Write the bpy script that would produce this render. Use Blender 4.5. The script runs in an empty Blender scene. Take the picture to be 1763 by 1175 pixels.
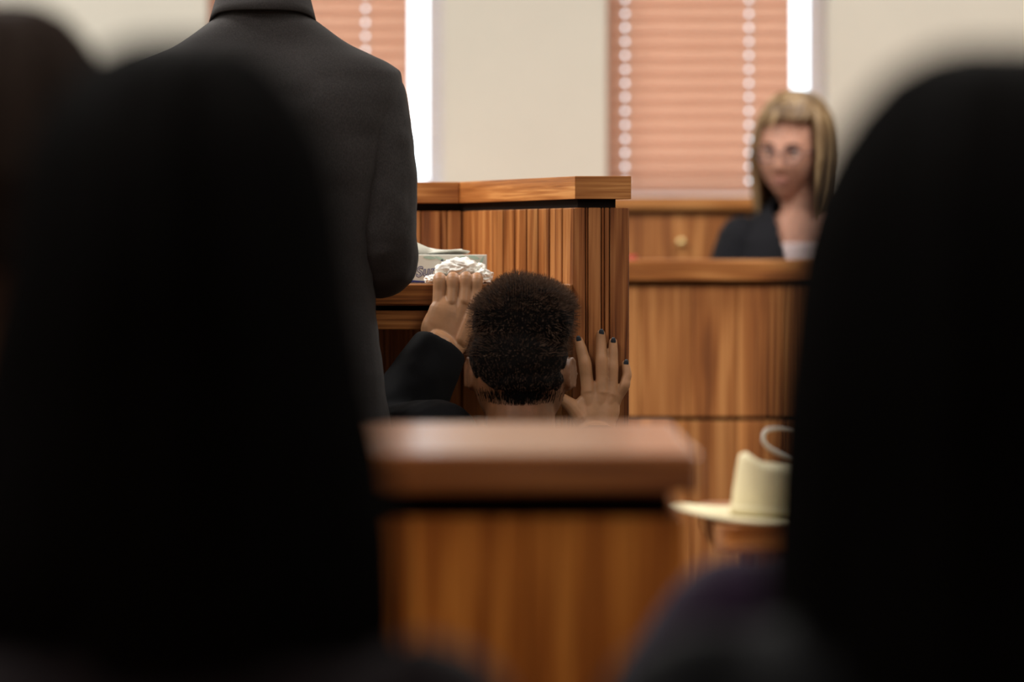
import bpy, bmesh, math, random
import numpy as np
from mathutils import Vector, Matrix, noise as mnoise

random.seed(7)
rng = np.random.default_rng(7)
SC = bpy.context.scene
COL = SC.collection

# ------------------------------------------------------------------ camera
F_PX, CX, HZ, CAMZ = 7000.0, 881.5, 430.0, 1.2
cam = bpy.data.cameras.new('camera')
cam_o = bpy.data.objects.new('camera', cam)
COL.objects.link(cam_o)
cam_o.location = (0, 0, CAMZ)
cam_o.rotation_euler = (math.pi / 2, 0, 0)
cam.sensor_width = 36.0
cam.lens = F_PX / 1763.0 * 36.0
cam.shift_y = -(587.5 - HZ) / 1763.0
cam.clip_start, cam.clip_end = 0.05, 100
cam.dof.use_dof = True
cam.dof.focus_distance = 6.32
cam.dof.aperture_fstop = 3.2
SC.camera = cam_o

# ------------------------------------------------------------------ world (daylight outside the windows)
W = bpy.data.worlds.new('sky')
SC.world = W
W.use_nodes = True
W.node_tree.nodes['Background'].inputs[0].default_value = (0.86, 0.93, 1.0, 1)
W.node_tree.nodes['Background'].inputs[1].default_value = 3.6

# ------------------------------------------------------------------ unseen ceiling lights of the court end; nearest pair added to brighten the counter
def area(name, loc, sx, sy, power, col=(1.0, 0.965, 0.91)):
    l = bpy.data.lights.new(name, 'AREA')
    l.shape = 'RECTANGLE'; l.size = sx; l.size_y = sy; l.energy = power; l.color = col
    o = bpy.data.objects.new(name, l); COL.objects.link(o); o.location = loc
    return o
for i, (x, y, p) in enumerate([(-1.5, 2.5, 34), (1.5, 2.5, 22), (-1.5, 4.6, 44), (1.5, 4.6, 24), (-1.5, 6.5, 84), (1.5, 6.5, 26), (-1.5, 8.4, 64), (1.5, 8.4, 54), (-1.3, 10.2, 12), (1.3, 10.2, 12)]):
    area('ceiling_area_light', (x, y, 3.22), 0.6, 1.2, p)

SC.view_settings.view_transform = 'Standard'
SC.view_settings.look = 'None'
SC.view_settings.gamma = 1.0
SC.view_settings.use_curve_mapping = False
SC.view_settings.exposure = 0.0
SC.cycles.use_denoising = True
SC.cycles.sample_clamp_indirect = 8.0


# ------------------------------------------------------------------ helpers
def P(px, py, D):
    return Vector(((px - CX) / F_PX * D, D, CAMZ - (py - HZ) / F_PX * D))

def X(px, D): return (px - CX) / F_PX * D
def Z(py, D): return CAMZ - (py - HZ) / F_PX * D

BASE = {}
def thing(name, label, cat, loc=(0, 0, 0), group=None, kind=None):
    o = bpy.data.objects.new(name, None)
    COL.objects.link(o)
    o.location = loc
    o.empty_display_size = 0.1
    o['label'] = label
    if kind: o['kind'] = kind
    if cat: o['category'] = cat
    if group: o['group'] = group
    BASE[o.name] = Vector(loc)
    return o

def base_of(o):
    b = Vector((0, 0, 0))
    while o is not None:
        b = b + BASE.get(o.name, Vector((0, 0, 0)))
        o = o.parent
    return b

def link_mesh(name, me, mat, parent=None, origin=None, smooth=False):
    """me holds world coordinates; origin = world location of the object's origin"""
    org = Vector(origin) if origin is not None else (base_of(parent) if parent else Vector((0, 0, 0)))
    me.transform(Matrix.Translation(-org))
    o = bpy.data.objects.new(name, me)
    COL.objects.link(o)
    if mat is not None and len(me.materials) == 0:
        me.materials.append(mat)
    if parent is not None:
        o.parent = parent
        pb = base_of(parent)
        o.location = org - pb
        BASE[o.name] = org - pb
    else:
        o.location = org
        BASE[o.name] = org
    if smooth:
        for p in me.polygons: p.use_smooth = True
    return o

def mk(name, verts, faces, mat, parent=None, origin=None, smooth=False):
    me = bpy.data.meshes.new(name)
    me.from_pydata([tuple(v) for v in verts], [], [tuple(int(i) for i in f) for f in faces])
    me.validate(); me.update()
    return link_mesh(name, me, mat, parent, origin, smooth)

def from_bm(name, bm, mat, parent=None, origin=None, smooth=False):
    me = bpy.data.meshes.new(name)
    bmesh.ops.recalc_face_normals(bm, faces=bm.faces[:])
    bm.to_mesh(me); bm.free()
    return link_mesh(name, me, mat, parent, origin, smooth)

def tag(o, label, cat=None, group=None, kind=None):
    o['label'] = label
    if cat: o['category'] = cat
    if group: o['group'] = group
    if kind: o['kind'] = kind
    return o

def prism_bm(poly, z0, z1, bevel=0.0, segs=2):
    """vertical prism over polygon (list of (x,y)), bevelled"""
    bm = bmesh.new()
    a = [bm.verts.new((p[0], p[1], z0)) for p in poly]
    b = [bm.verts.new((p[0], p[1], z1)) for p in poly]
    n = len(poly)
    bm.faces.new(a[::-1]); bm.faces.new(b)
    for i in range(n):
        bm.faces.new((a[i], a[(i + 1) % n], b[(i + 1) % n], b[i]))
    if bevel > 0:
        bmesh.ops.bevel(bm, geom=bm.edges[:], offset=bevel, segments=segs, affect='EDGES', profile=0.5)
    return bm

def box_bm(lo, hi, bevel=0.0, segs=2):
    return prism_bm([(lo[0], lo[1]), (hi[0], lo[1]), (hi[0], hi[1]), (lo[0], hi[1])], lo[2], hi[2], bevel, segs)

def box(name, lo, hi, mat, parent=None, bevel=0.0, origin=None, segs=2):
    c = origin if origin is not None else ((lo[0] + hi[0]) / 2, (lo[1] + hi[1]) / 2, lo[2])
    return from_bm(name, box_bm(lo, hi, bevel, segs), mat, parent, c)

def prism(name, poly, z0, z1, mat, parent=None, bevel=0.0):
    c = (sum(p[0] for p in poly) / len(poly), sum(p[1] for p in poly) / len(poly), z0)
    return from_bm(name, prism_bm(poly, z0, z1, bevel), mat, parent, c)

class Geo:
    """collects closed pieces (world coordinates)"""
    def __init__(self): self.v = []; self.f = []
    def add(self, v, f):
        n = len(self.v)
        self.v += [tuple(p) for p in v]
        self.f += [tuple(i + n for i in q) for q in f]
        return self
    def tube(self, pts, rad, seg=16, caps=True, up=(0, 1, 0), sub=4, flat=None):
        """swept tube through pts; rad: list of r or (ra, rb)"""
        pts = [Vector(p) for p in pts]
        rad = [(r, r) if not isinstance(r, (tuple, list)) else tuple(r) for r in rad]
        if sub > 1 and len(pts) > 2:
            np_, nr_ = [], []
            for i in range(len(pts) - 1):
                p0 = pts[max(i - 1, 0)]; p1 = pts[i]; p2 = pts[i + 1]; p3 = pts[min(i + 2, len(pts) - 1)]
                for k in range(sub):
                    t = k / sub
                    q = 0.5 * ((2 * p1) + (p2 - p0) * t + (2 * p0 - 5 * p1 + 4 * p2 - p3) * t * t + (3 * p1 - p0 - 3 * p2 + p3) * t ** 3)
                    s = t * t * (3 - 2 * t) if False else t
                    np_.append(q)
                    nr_.append((rad[i][0] * (1 - s) + rad[i + 1][0] * s, rad[i][1] * (1 - s) + rad[i + 1][1] * s))
            np_.append(pts[-1]); nr_.append(rad[-1])
            pts, rad = np_, nr_
        n = len(pts)
        tan = []
        for i in range(n):
            t = pts[min(i + 1, n - 1)] - pts[max(i - 1, 0)]
            tan.append(t.normalized())
        u = Vector(up)
        fr = []
        for i in range(n):
            u = (u - tan[i] * u.dot(tan[i]))
            if u.length < 1e-5: u = tan[i].orthogonal()
            u.normalize()
            fr.append((u.copy(), tan[i].cross(u)))
        rings = []
        def ring(c, f, ra, rb):
            return [c + f[0] * (rb * math.sin(2 * math.pi * k / seg)) + f[1] * (ra * math.cos(2 * math.pi * k / seg)) for k in range(seg)]
        if caps:
            for a in (75, 50, 25):
                c = pts[0] - tan[0] * (min(rad[0]) * math.sin(math.radians(a)))
                rings.append(ring(c, fr[0], rad[0][0] * math.cos(math.radians(a)), rad[0][1] * math.cos(math.radians(a))))
        for i in range(n): rings.append(ring(pts[i], fr[i], *rad[i]))
        if caps:
            for a in (25, 50, 75):
                c = pts[-1] + tan[-1] * (min(rad[-1]) * math.sin(math.radians(a)))
                rings.append(ring(c, fr[-1], rad[-1][0] * math.cos(math.radians(a)), rad[-1][1] * math.cos(math.radians(a))))
        v = [p for r in rings for p in r]
        f = []
        m = len(rings)
        for i in range(m - 1):
            for k in range(seg):
                f.append((i * seg + k, i * seg + (k + 1) % seg, (i + 1) * seg + (k + 1) % seg, (i + 1) * seg + k))
        f.append(tuple(range(seg))[::-1]); f.append(tuple((m - 1) * seg + k for k in range(seg)))
        return self.add(v, f)
    def ell(self, c, r, rot=None, nu=20, nv=14):
        v = []; f = []
        M = rot or Matrix.Identity(3)
        c = Vector(c)
        for j in range(nv + 1):
            th = math.pi * (0.02 + 0.96 * j / nv)
            for i in range(nu):
                ph = 2 * math.pi * i / nu
                d = Vector((r[0] * math.sin(th) * math.cos(ph), r[1] * math.sin(th) * math.sin(ph), r[2] * math.cos(th)))
                v.append(c + M @ d)
        for j in range(nv):
            for i in range(nu):
                f.append((j * nu + i, (j + 1) * nu + i, (j + 1) * nu + (i + 1) % nu, j * nu + (i + 1) % nu))
        f.append(tuple(range(nu))); f.append(tuple(nv * nu + k for k in range(nu))[::-1])
        return self.add(v, f)
    def stack(self, rings, seg=32, ex=2.3):
        """rings: (z, cx, cy, a, b) horizontal superellipses"""
        v = []; f = []
        zs = [r[0] for r in rings]
        out = []
        for i in range(len(rings) - 1):
            for k in range(3):
                t = k / 3
                out.append([rings[i][q] * (1 - t) + rings[i + 1][q] * t for q in range(5)])
        out.append(list(rings[-1]))
        for z, cx, cy, a, b in out:
            for k in range(seg):
                t = 2 * math.pi * k / seg
                c, s = math.cos(t), math.sin(t)
                v.append((cx + a * math.copysign(abs(c) ** (2 / ex), c), cy + b * math.copysign(abs(s) ** (2 / ex), s), z))
        n = len(out)
        for i in range(n - 1):
            for k in range(seg):
                f.append((i * seg + k, i * seg + (k + 1) % seg, (i + 1) * seg + (k + 1) % seg, (i + 1) * seg + k))
        f.append(tuple(range(seg))[::-1]); f.append(tuple((n - 1) * seg + k for k in range(seg)))
        return self.add(v, f)
    def mesh(self, name='m'):
        me = bpy.data.meshes.new(name)
        me.from_pydata(self.v, [], self.f); me.validate(); me.update()
        bm = bmesh.new(); bm.from_mesh(me)
        bmesh.ops.recalc_face_normals(bm, faces=bm.faces[:])
        bm.to_mesh(me); bm.free()
        return me
    def fused(self, voxel, smooth=4, fac=0.5):
        me = self.mesh('tmp')
        o = bpy.data.objects.new('tmp', me); COL.objects.link(o)
        m = o.modifiers.new('r', 'REMESH'); m.mode = 'VOXEL'; m.voxel_size = voxel; m.adaptivity = 0
        if smooth:
            s = o.modifiers.new('s', 'SMOOTH'); s.iterations = smooth; s.factor = fac
        dg = bpy.context.evaluated_depsgraph_get()
        out = bpy.data.meshes.new_from_object(o.evaluated_get(dg))
        bpy.data.objects.remove(o); bpy.data.meshes.remove(me)
        for p in out.polygons: p.use_smooth = True
        return out

def join_meshes(meshes):
    bm = bmesh.new()
    for me in meshes:
        bm.from_mesh(me)
        bpy.data.meshes.remove(me)
    me = bpy.data.meshes.new('joined')
    bm.to_mesh(me); bm.free()
    for p in me.polygons: p.use_smooth = True
    return me

def wrinkle(me, amp, scale, zsq=1.0):
    """cloth unevenness: push vertices along normals by smooth noise"""
    me.update()
    n = len(me.vertices)
    co = np.empty(n * 3, np.float32); me.vertices.foreach_get('co', co); co = co.reshape(-1, 3)
    no = np.empty(n * 3, np.float32); me.vertex_normals.foreach_get('vector', no); no = no.reshape(-1, 3)
    q = co * np.array([scale, scale, scale * zsq], np.float32)
    d = np.array([mnoise.noise(p) + 0.5 * mnoise.noise((p[0] * 2.3, p[1] * 2.3, p[2] * 2.3)) for p in q.tolist()], np.float32)
    co = co + no * (amp * d)[:, None]
    me.vertices.foreach_set('co', np.ascontiguousarray(co.reshape(-1), dtype=np.float32))
    me.update()
    return me

# ------------------------------------------------------------------ materials
def new_mat(name):
    m = bpy.data.materials.new(name); m.use_nodes = True
    nt = m.node_tree
    return m, nt, nt.nodes['Principled BSDF']

def ramp(nt, stops):
    r = nt.nodes.new('ShaderNodeValToRGB')
    while len(r.color_ramp.elements) < len(stops): r.color_ramp.elements.new(0.5)
    for e, (p, c) in zip(r.color_ramp.elements, stops):
        e.position = p; e.color = (*c, 1)
    return r

def wood(name, axis='z', tint=(1, 1, 1), rough=0.35, coat=0.0, scale=1.0, bump=0.15):
    m, nt, b = new_mat(name)
    N, L = nt.nodes, nt.links
    tc = N.new('ShaderNodeTexCoord'); oi = N.new('ShaderNodeObjectInfo')
    mul = N.new('ShaderNodeVectorMath'); mul.operation = 'SCALE'
    L.new(oi.outputs['Random'], mul.inputs[3]); mul.inputs[0].default_value = (13.1, 7.7, 5.3)
    add = N.new('ShaderNodeVectorMath'); add.operation = 'ADD'
    L.new(tc.outputs['Object'], add.inputs[0]); L.new(mul.outputs[0], add.inputs[1])
    def mapped(across, along):
        mp = N.new('ShaderNodeMapping')
        s = {'x': (along, across, across), 'y': (across, along, across), 'z': (across, across, along)}[axis]
        mp.inputs['Scale'].default_value = tuple(q * scale for q in s)
        L.new(add.outputs[0], mp.inputs['Vector'])
        return mp
    m1 = mapped(14, 1.1)
    n1 = N.new('ShaderNodeTexNoise'); n1.inputs['Scale'].default_value = 1; n1.inputs['Detail'].default_value = 3; n1.inputs['Distortion'].default_value = 0.6
    L.new(m1.outputs[0], n1.inputs['Vector'])
    # growth-ring bands
    sub = N.new('ShaderNodeMath'); sub.operation = 'MULTIPLY'; sub.inputs[1].default_value = 26.0
    L.new(n1.outputs['Fac'], sub.inputs[0])
    sn = N.new('ShaderNodeMath'); sn.operation = 'SINE'; L.new(sub.outputs[0], sn.inputs[0])
    sn2 = N.new('ShaderNodeMath'); sn2.operation = 'MULTIPLY_ADD'; sn2.inputs[1].default_value = 0.5; sn2.inputs[2].default_value = 0.5
    L.new(sn.outputs[0], sn2.inputs[0])
    # fine pores
    m2 = mapped(300, 6)
    n2 = N.new('ShaderNodeTexNoise'); n2.inputs['Scale'].default_value = 1; n2.inputs['Detail'].default_value = 2
    L.new(m2.outputs[0], n2.inputs['Vector'])
    m3 = mapped(5, 0.5)
    n3 = N.new('ShaderNodeTexNoise'); n3.inputs['Scale'].default_value = 1; n3.inputs['Detail'].default_value = 2
    L.new(m3.outputs[0], n3.inputs['Vector'])
    s1 = N.new('ShaderNodeMath'); s1.operation = 'MULTIPLY'; s1.inputs[1].default_value = 0.30; L.new(sn2.outputs[0], s1.inputs[0])
    s2 = N.new('ShaderNodeMath'); s2.operation = 'MULTIPLY_ADD'; s2.inputs[1].default_value = 0.80; L.new(n2.outputs['Fac'], s2.inputs[0]); L.new(s1.outputs[0], s2.inputs[2])
    s3 = N.new('ShaderNodeMath'); s3.operation = 'MULTIPLY_ADD'; s3.inputs[1].default_value = 0.45; L.new(n3.outputs['Fac'], s3.inputs[0]); L.new(s2.outputs[0], s3.inputs[2])
    t = lambda c: tuple(a * k for a, k in zip(c, tint))
    r = ramp(nt, [(0.44, t((0.085, 0.023, 0.006))), (0.66, t((0.255, 0.086, 0.021))), (0.86, t((0.355, 0.138, 0.039))), (1.02, t((0.48, 0.215, 0.070)))])
    L.new(s3.outputs[0], r.inputs[0])
    # board-to-board tone
    hsv = N.new('ShaderNodeHueSaturation')
    vv = N.new('ShaderNodeMapRange'); vv.inputs['To Min'].default_value = 0.82; vv.inputs['To Max'].default_value = 1.15
    L.new(oi.outputs['Random'], vv.inputs['Value']); L.new(vv.outputs[0], hsv.inputs['Value']); L.new(r.outputs[0], hsv.inputs['Color'])
    L.new(hsv.outputs[0], b.inputs['Base Color'])
    b.inputs['Roughness'].default_value = rough
    b.inputs['Coat Weight'].default_value = coat; b.inputs['Coat Roughness'].default_value = 0.12 if coat < 0.9 else 0.26
    b.inputs['Coat IOR'].default_value = 1.5 if coat < 0.9 else 1.9
    bp = N.new('ShaderNodeBump'); bp.inputs['Strength'].default_value = bump; bp.inputs['Distance'].default_value = 0.001
    L.new(n2.outputs['Fac'], bp.inputs['Height']); L.new(bp.outputs[0], b.inputs['Normal'])
    return m

def plain(name, col, rough=0.6, var=0.08, scale=30, bump=0.0, sheen=0.0, metal=0.0, spec=0.5, bscale=None):
    m, nt, b = new_mat(name)
    N, L = nt.nodes, nt.links
    tc = N.new('ShaderNodeTexCoord')
    n = N.new('ShaderNodeTexNoise'); n.inputs['Scale'].default_value = scale; n.inputs['Detail'].default_value = 4
    L.new(tc.outputs['Object'], n.inputs['Vector'])
    r = ramp(nt, [(0.3, tuple(c * (1 - var) for c in col)), (0.7, tuple(min(1, c * (1 + var)) for c in col))])
    L.new(n.outputs['Fac'], r.inputs[0]); L.new(r.outputs[0], b.inputs['Base Color'])
    b.inputs['Roughness'].default_value = rough
    b.inputs['Metallic'].default_value = metal
    b.inputs['Specular IOR Level'].default_value = spec
    if sheen: b.inputs['Sheen Weight'].default_value = sheen
    if bump:
        n2 = N.new('ShaderNodeTexNoise'); n2.inputs['Scale'].default_value = bscale or scale * 6; n2.inputs['Detail'].default_value = 3
        L.new(tc.outputs['Object'], n2.inputs['Vector'])
        bp = N.new('ShaderNodeBump'); bp.inputs['Strength'].default_value = bump; bp.inputs['Distance'].default_value = 0.002
        L.new(n2.outputs['Fac'], bp.inputs['Height']); L.new(bp.outputs[0], b.inputs['Normal'])
    return m

def skin(name, col, red=(0.5, 0.18, 0.1)):
    m, nt, b = new_mat(name)
    N, L = nt.nodes, nt.links
    tc = N.new('ShaderNodeTexCoord')
    n = N.new('ShaderNodeTexNoise'); n.inputs['Scale'].default_value = 45; n.inputs['Detail'].default_value = 5
    L.new(tc.outputs['Object'], n.inputs['Vector'])
    r = ramp(nt, [(0.3, tuple(c * 0.82 for c in col)), (0.55, col), (0.8, tuple(0.8 * c + 0.2 * q for c, q in zip(col, red)))])
    L.new(n.outputs['Fac'], r.inputs[0]); L.new(r.outputs[0], b.inputs['Base Color'])
    b.inputs['Roughness'].default_value = 0.5
    b.inputs['Specular IOR Level'].default_value = 0.3
    b.inputs['Subsurface Weight'].default_value = 0.12
    b.inputs['Subsurface Radius'].default_value = (0.6, 0.25, 0.12); b.inputs['Subsurface Scale'].default_value = 0.008
    v = N.new('ShaderNodeTexVoronoi'); v.inputs['Scale'].default_value = 900
    L.new(tc.outputs['Object'], v.inputs['Vector'])
    bp = N.new('ShaderNodeBump'); bp.inputs['Strength'].default_value = 0.12; bp.inputs['Distance'].default_value = 0.0005
    L.new(v.outputs['Distance'], bp.inputs['Height']); L.new(bp.outputs[0], b.inputs['Normal'])
    return m

def fabric(name, col, rough=0.8, sheen=0.15, weave=1400, bump=0.25):
    m, nt, b = new_mat(name)
    N, L = nt.nodes, nt.links
    tc = N.new('ShaderNodeTexCoord')
    mp = N.new('ShaderNodeMapping'); mp.inputs['Scale'].default_value = (1, 1, 0.35); L.new(tc.outputs['Object'], mp.inputs['Vector'])
    n = N.new('ShaderNodeTexNoise'); n.inputs['Scale'].default_value = weave; n.inputs['Detail'].default_value = 2
    L.new(mp.outputs[0], n.inputs['Vector'])
    r = ramp(nt, [(0.35, tuple(c * 0.7 for c in col)), (0.65, tuple(c * 1.3 for c in col))])
    L.new(n.outputs['Fac'], r.inputs[0]); L.new(r.outputs[0], b.inputs['Base Color'])
    b.inputs['Roughness'].default_value = rough
    b.inputs['Sheen Weight'].default_value = sheen; b.inputs['Sheen Roughness'].default_value = 0.5
    b.inputs['Specular IOR Level'].default_value = 0.12
    bp = N.new('ShaderNodeBump'); bp.inputs['Strength'].default_value = bump; bp.inputs['Distance'].default_value = 0.0008
    L.new(n.outputs['Fac'], bp.inputs['Height']); L.new(bp.outputs[0], b.inputs['Normal'])
    return m

M = {}
M['oak_v'] = wood('oak_vertical_grain', 'z')
M['oak_trim'] = wood('oak_darker_trim', 'z', tint=(0.78, 0.68, 0.66))  # same oak grain, tinted darker and redder for the end boards
M['oak_h'] = wood('oak_lengthwise_grain', 'x', tint=(1.2, 1.22, 1.2), rough=0.3, coat=0.2)
M['oak_top'] = wood('oak_polished_top', 'x', tint=(1.35, 1.12, 0.75), rough=0.28, coat=1.0, bump=0.02)
M['oak_front'] = wood('oak_front_panel', 'z', tint=(1.75, 1.42, 0.75), rough=0.4, bump=0.05)
M['oak_far'] = wood('oak_bench_panel', 'z', tint=(1.18, 1.18, 1.16), rough=0.4, scale=0.6)
M['gap'] = plain('dark_recess', (0.009, 0.006, 0.005), 0.8, spec=0.08)  # near-black colour paints in the shade of the recesses
M['wall'] = plain('cream_wall_paint', (0.755, 0.735, 0.65), 0.85, 0.02, 4, 0.05, bscale=300)
M['ceil'] = plain('ceiling_white', (0.72, 0.70, 0.66), 0.9, 0.02, 4)
M['carpet'] = plain('carpet_brown', (0.09, 0.06, 0.05), 0.95, 0.25, 60, 0.3)
M['white_paint'] = plain('white_window_paint', (0.82, 0.81, 0.86), 0.45, 0.02, 10)
M['tissue'] = plain('white_tissue', (0.90, 0.89, 0.83), 0.9, 0.02, 80, 0.1, bscale=150)
M['card'] = plain('tissue_box_card', (0.70, 0.69, 0.61), 0.55, 0.02, 20)
M['green'] = plain('pale_leaf_print', (0.42, 0.56, 0.46), 0.55, 0.15, 60)
M['navy'] = plain('navy_print', (0.018, 0.026, 0.16), 0.5, 0.05, 40)
M['print_white'] = plain('white_print', (0.66, 0.66, 0.62), 0.5, 0.02, 40)
M['suit'] = fabric('charcoal_suit_wool', (0.027, 0.024, 0.0235), weave=900, sheen=0.05)
M['black_cloth'] = fabric('black_cloth', (0.0035, 0.0035, 0.0045), sheen=0.0)
M['jacket_black'] = fabric('black_jacket_cloth', (0.010, 0.010, 0.013), sheen=0.03)
M['purple_cloth'] = fabric('dark_purple_cloth', (0.018, 0.008, 0.022), sheen=0.0)
M['mauve_cloth'] = fabric('dark_mauve_cloth', (0.012, 0.007, 0.009), sheen=0.02)
M['pink_cloth'] = fabric('pale_pink_cloth', (0.72, 0.58, 0.58))
M['shirt'] = fabric('white_shirt_cloth', (0.8, 0.8, 0.8))
M['skin_tan'] = skin('tan_skin', (0.37, 0.185, 0.088))
M['skin_brown'] = skin('brown_skin', (0.145, 0.062, 0.027))
M['skin_fair'] = skin('fair_skin', (0.52, 0.27, 0.19))
M['nail'] = plain('dark_slate_nail_varnish', (0.028, 0.036, 0.046), 0.18, 0.1, 60)
M['hair_black'] = plain('black_hair', (0.0035, 0.0026, 0.0024), 0.85, 0.3, 200, spec=0.06)
M['hair_tip'] = plain('dark_brown_afro_hair', (0.095, 0.058, 0.040), 0.9, 0.3, 200, spec=0.05)
M['hair_brown'] = plain('dark_brown_hair', (0.026, 0.016, 0.012), 0.8, 0.3, 200, spec=0.08)
M['hat'] = plain('cream_felt', (0.74, 0.66, 0.43), 0.85, 0.03, 60, 0.1)
M['brass'] = plain('brushed_brass', (0.75, 0.58, 0.28), 0.3, 0.05, 40, metal=1.0)
M['white_plastic'] = plain('white_plastic', (0.8, 0.78, 0.72), 0.4, 0.02, 40)
M['red'] = plain('red_card', (0.62, 0.03, 0.04), 0.5, 0.05, 40)
M['lens_frame'] = plain('dark_spectacle_frame', (0.04, 0.03, 0.06), 0.3, 0.05, 40)
M['eye_white'] = plain('eye_white', (0.42, 0.38, 0.36), 0.2, 0.02, 40)
M['iris'] = plain('dark_iris', (0.03, 0.025, 0.03), 0.15, 0.1, 80)
M['lip'] = plain('lip_rose', (0.40, 0.17, 0.13), 0.5, 0.05, 60)
M['pew'] = wood('pew_oak', 'x', tint=(0.8, 0.75, 0.7))

def hair_blond():
    m, nt, b = new_mat('blond_streaked_hair')
    N, L = nt.nodes, nt.links
    tc = N.new('ShaderNodeTexCoord')
    mp = N.new('ShaderNodeMapping'); mp.inputs['Scale'].default_value = (45, 45, 4); L.new(tc.outputs['Object'], mp.inputs['Vector'])
    n = N.new('ShaderNodeTexNoise'); n.inputs['Scale'].default_value = 1; n.inputs['Detail'].default_value = 3; L.new(mp.outputs[0], n.inputs['Vector'])
    r = ramp(nt, [(0.3, (0.085, 0.048, 0.023)), (0.48, (0.20, 0.12, 0.056)), (0.66, (0.46, 0.32, 0.17))])
    L.new(n.outputs['Fac'], r.inputs[0]); L.new(r.outputs[0], b.inputs['Base Color'])
    b.inputs['Roughness'].default_value = 0.42
    return m
M['hair_blond'] = hair_blond()

def blind_mat():
    m, nt, b = new_mat('wooden_blind_slat')
    N, L = nt.nodes, nt.links
    tc = N.new('ShaderNodeTexCoord')
    mp = N.new('ShaderNodeMapping'); mp.inputs['Scale'].default_value = (2, 60, 60); L.new(tc.outputs['Object'], mp.inputs['Vector'])
    n = N.new('ShaderNodeTexNoise'); n.inputs['Scale'].default_value = 1; L.new(mp.outputs[0], n.inputs['Vector'])
    r = ramp(nt, [(0.3, (0.74, 0.51, 0.39)), (0.7, (0.82, 0.595, 0.475))])
    L.new(n.outputs['Fac'], r.inputs[0]); L.new(r.outputs[0], b.inputs['Base Color'])
    b.inputs['Roughness'].default_value = 0.35
    tr = N.new('ShaderNodeBsdfTranslucent'); L.new(r.outputs[0], tr.inputs['Color'])
    mx = N.new('ShaderNodeMixShader'); mx.inputs[0].default_value = 0.74
    out = N['Material Output']
    L.new(b.outputs[0], mx.inputs[1]); L.new(tr.outputs[0], mx.inputs[2]); L.new(mx.outputs[0], out.inputs['Surface'])
    return m
M['slat'] = blind_mat()

def glass_mat():
    m = bpy.data.materials.new('thin_window_glass'); m.use_nodes = True
    nt = m.node_tree; N, L = nt.nodes, nt.links
    N.remove(N['Principled BSDF'])
    t = N.new('ShaderNodeBsdfTransparent'); t.inputs[0].default_value = (0.95, 0.97, 0.97, 1)
    g = N.new('ShaderNodeBsdfGlossy'); g.inputs['Roughness'].default_value = 0.02
    fr = N.new('ShaderNodeFresnel'); fr.inputs[0].default_value = 1.3
    mx = N.new('ShaderNodeMixShader')
    L.new(fr.outputs[0], mx.inputs[0]); L.new(t.outputs[0], mx.inputs[1]); L.new(g.outputs[0], mx.inputs[2])
    L.new(mx.outputs[0], N['Material Output'].inputs['Surface'])
    return m
M['glass'] = glass_mat()

# ------------------------------------------------------------------ the room
WD = 11.2                     # back wall
XL, XR, YR, ZC = -4.2, 4.2, -1.8, 3.3
w1 = (X(356, WD), X(763, WD), Z(336, WD), 2.75)
w2 = (X(1044, WD), X(1426, WD), Z(345, WD), 2.75)

def structure(o, label):
    o['kind'] = 'structure'; o['label'] = label
    return o

structure(box('floor', (XL, YR, -0.1), (XR, WD + 0.25, 0.0), M['carpet']), 'brown carpeted courtroom floor')
structure(box('ceiling', (XL, YR, ZC), (XR, WD + 0.25, ZC + 0.1), M['ceil']), 'plain white courtroom ceiling')
structure(box('wall_left', (XL - 0.1, YR, 0), (XL, WD + 0.25, ZC), M['wall']), 'cream painted side wall left of the court')
structure(box('wall_right', (XR, YR, 0), (XR + 0.1, WD + 0.25, ZC), M['wall']), 'cream painted side wall right of the court')
structure(box('wall_front', (XL, YR - 0.1, 0), (XR, YR, ZC), M['wall']), 'cream painted wall behind the gallery')
# back wall with two window openings
bm = bmesh.new()
xs = [XL, w1[0], w1[1], w2[0], w2[1], XR]
for a, b_ in zip(xs[:-1], xs[1:]):
    hole = w1 if a == w1[0] else (w2 if a == w2[0] else None)
    for z0, z1 in ([(0, ZC)] if hole is None else [(0, hole[2]), (hole[3], ZC)]):
        t = box_bm((a, WD, z0), (b_, WD + 0.2, z1))
        me = bpy.data.meshes.new('t'); t.to_mesh(me); t.free(); bm.from_mesh(me); bpy.data.meshes.remove(me)
bmesh.ops.remove_doubles(bm, verts=bm.verts[:], dist=1e-5)
structure(from_bm('wall_back', bm, M['wall']), 'cream painted wall with two tall windows')

# raised platform for clerk and bench
structure(box('floor_dais', (-2.6, 8.66, 0.0), (3.6, WD - 0.002, 0.27), M['carpet'], bevel=0.004), 'carpeted raised platform behind the bench')

def window(name, w, label):
    x0, x1, z0, z1 = w
    root = thing(name, label, None, ((x0 + x1) / 2, WD + 0.12, z0), kind='structure')
    fw = 0.045
    d0, d1 = WD + 0.12, WD + 0.17
    for lo, hi in (((x0, d0, z0), (x0 + fw, d1, z1)), ((x1 - fw, d0, z0), (x1, d1, z1)),
                   ((x0 + fw, d0, z0), (x1 - fw, d1, z0 + fw)), ((x0 + fw, d0, z1 - fw), (x1 - fw, d1, z1)),
                   ((x0 + fw, d0 + 0.005, (z0 + z1) / 2 - 0.02), (x1 - fw, d1 - 0.005, (z0 + z1) / 2 + 0.02))):
        box('window_frame', lo, hi, M['white_paint'], root, 0.003)
    zm = (z0 + z1) / 2
    for a, b_ in ((z0 + fw, zm - 0.02), (zm + 0.02, z1 - fw)):
        box('pane', (x0 + fw, d0 + 0.022, a), (x1 - fw, d0 + 0.026, b_), M['glass'], root)
    box('window_sill', (x0 + 0.001, WD - 0.015, z0 - 0.0), (x1 - 0.001, WD + 0.119, z0 + 0.018), M['white_paint'], root, 0.003)
    return root
window('window_1', w1, 'tall white framed window behind the man in the suit')
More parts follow.
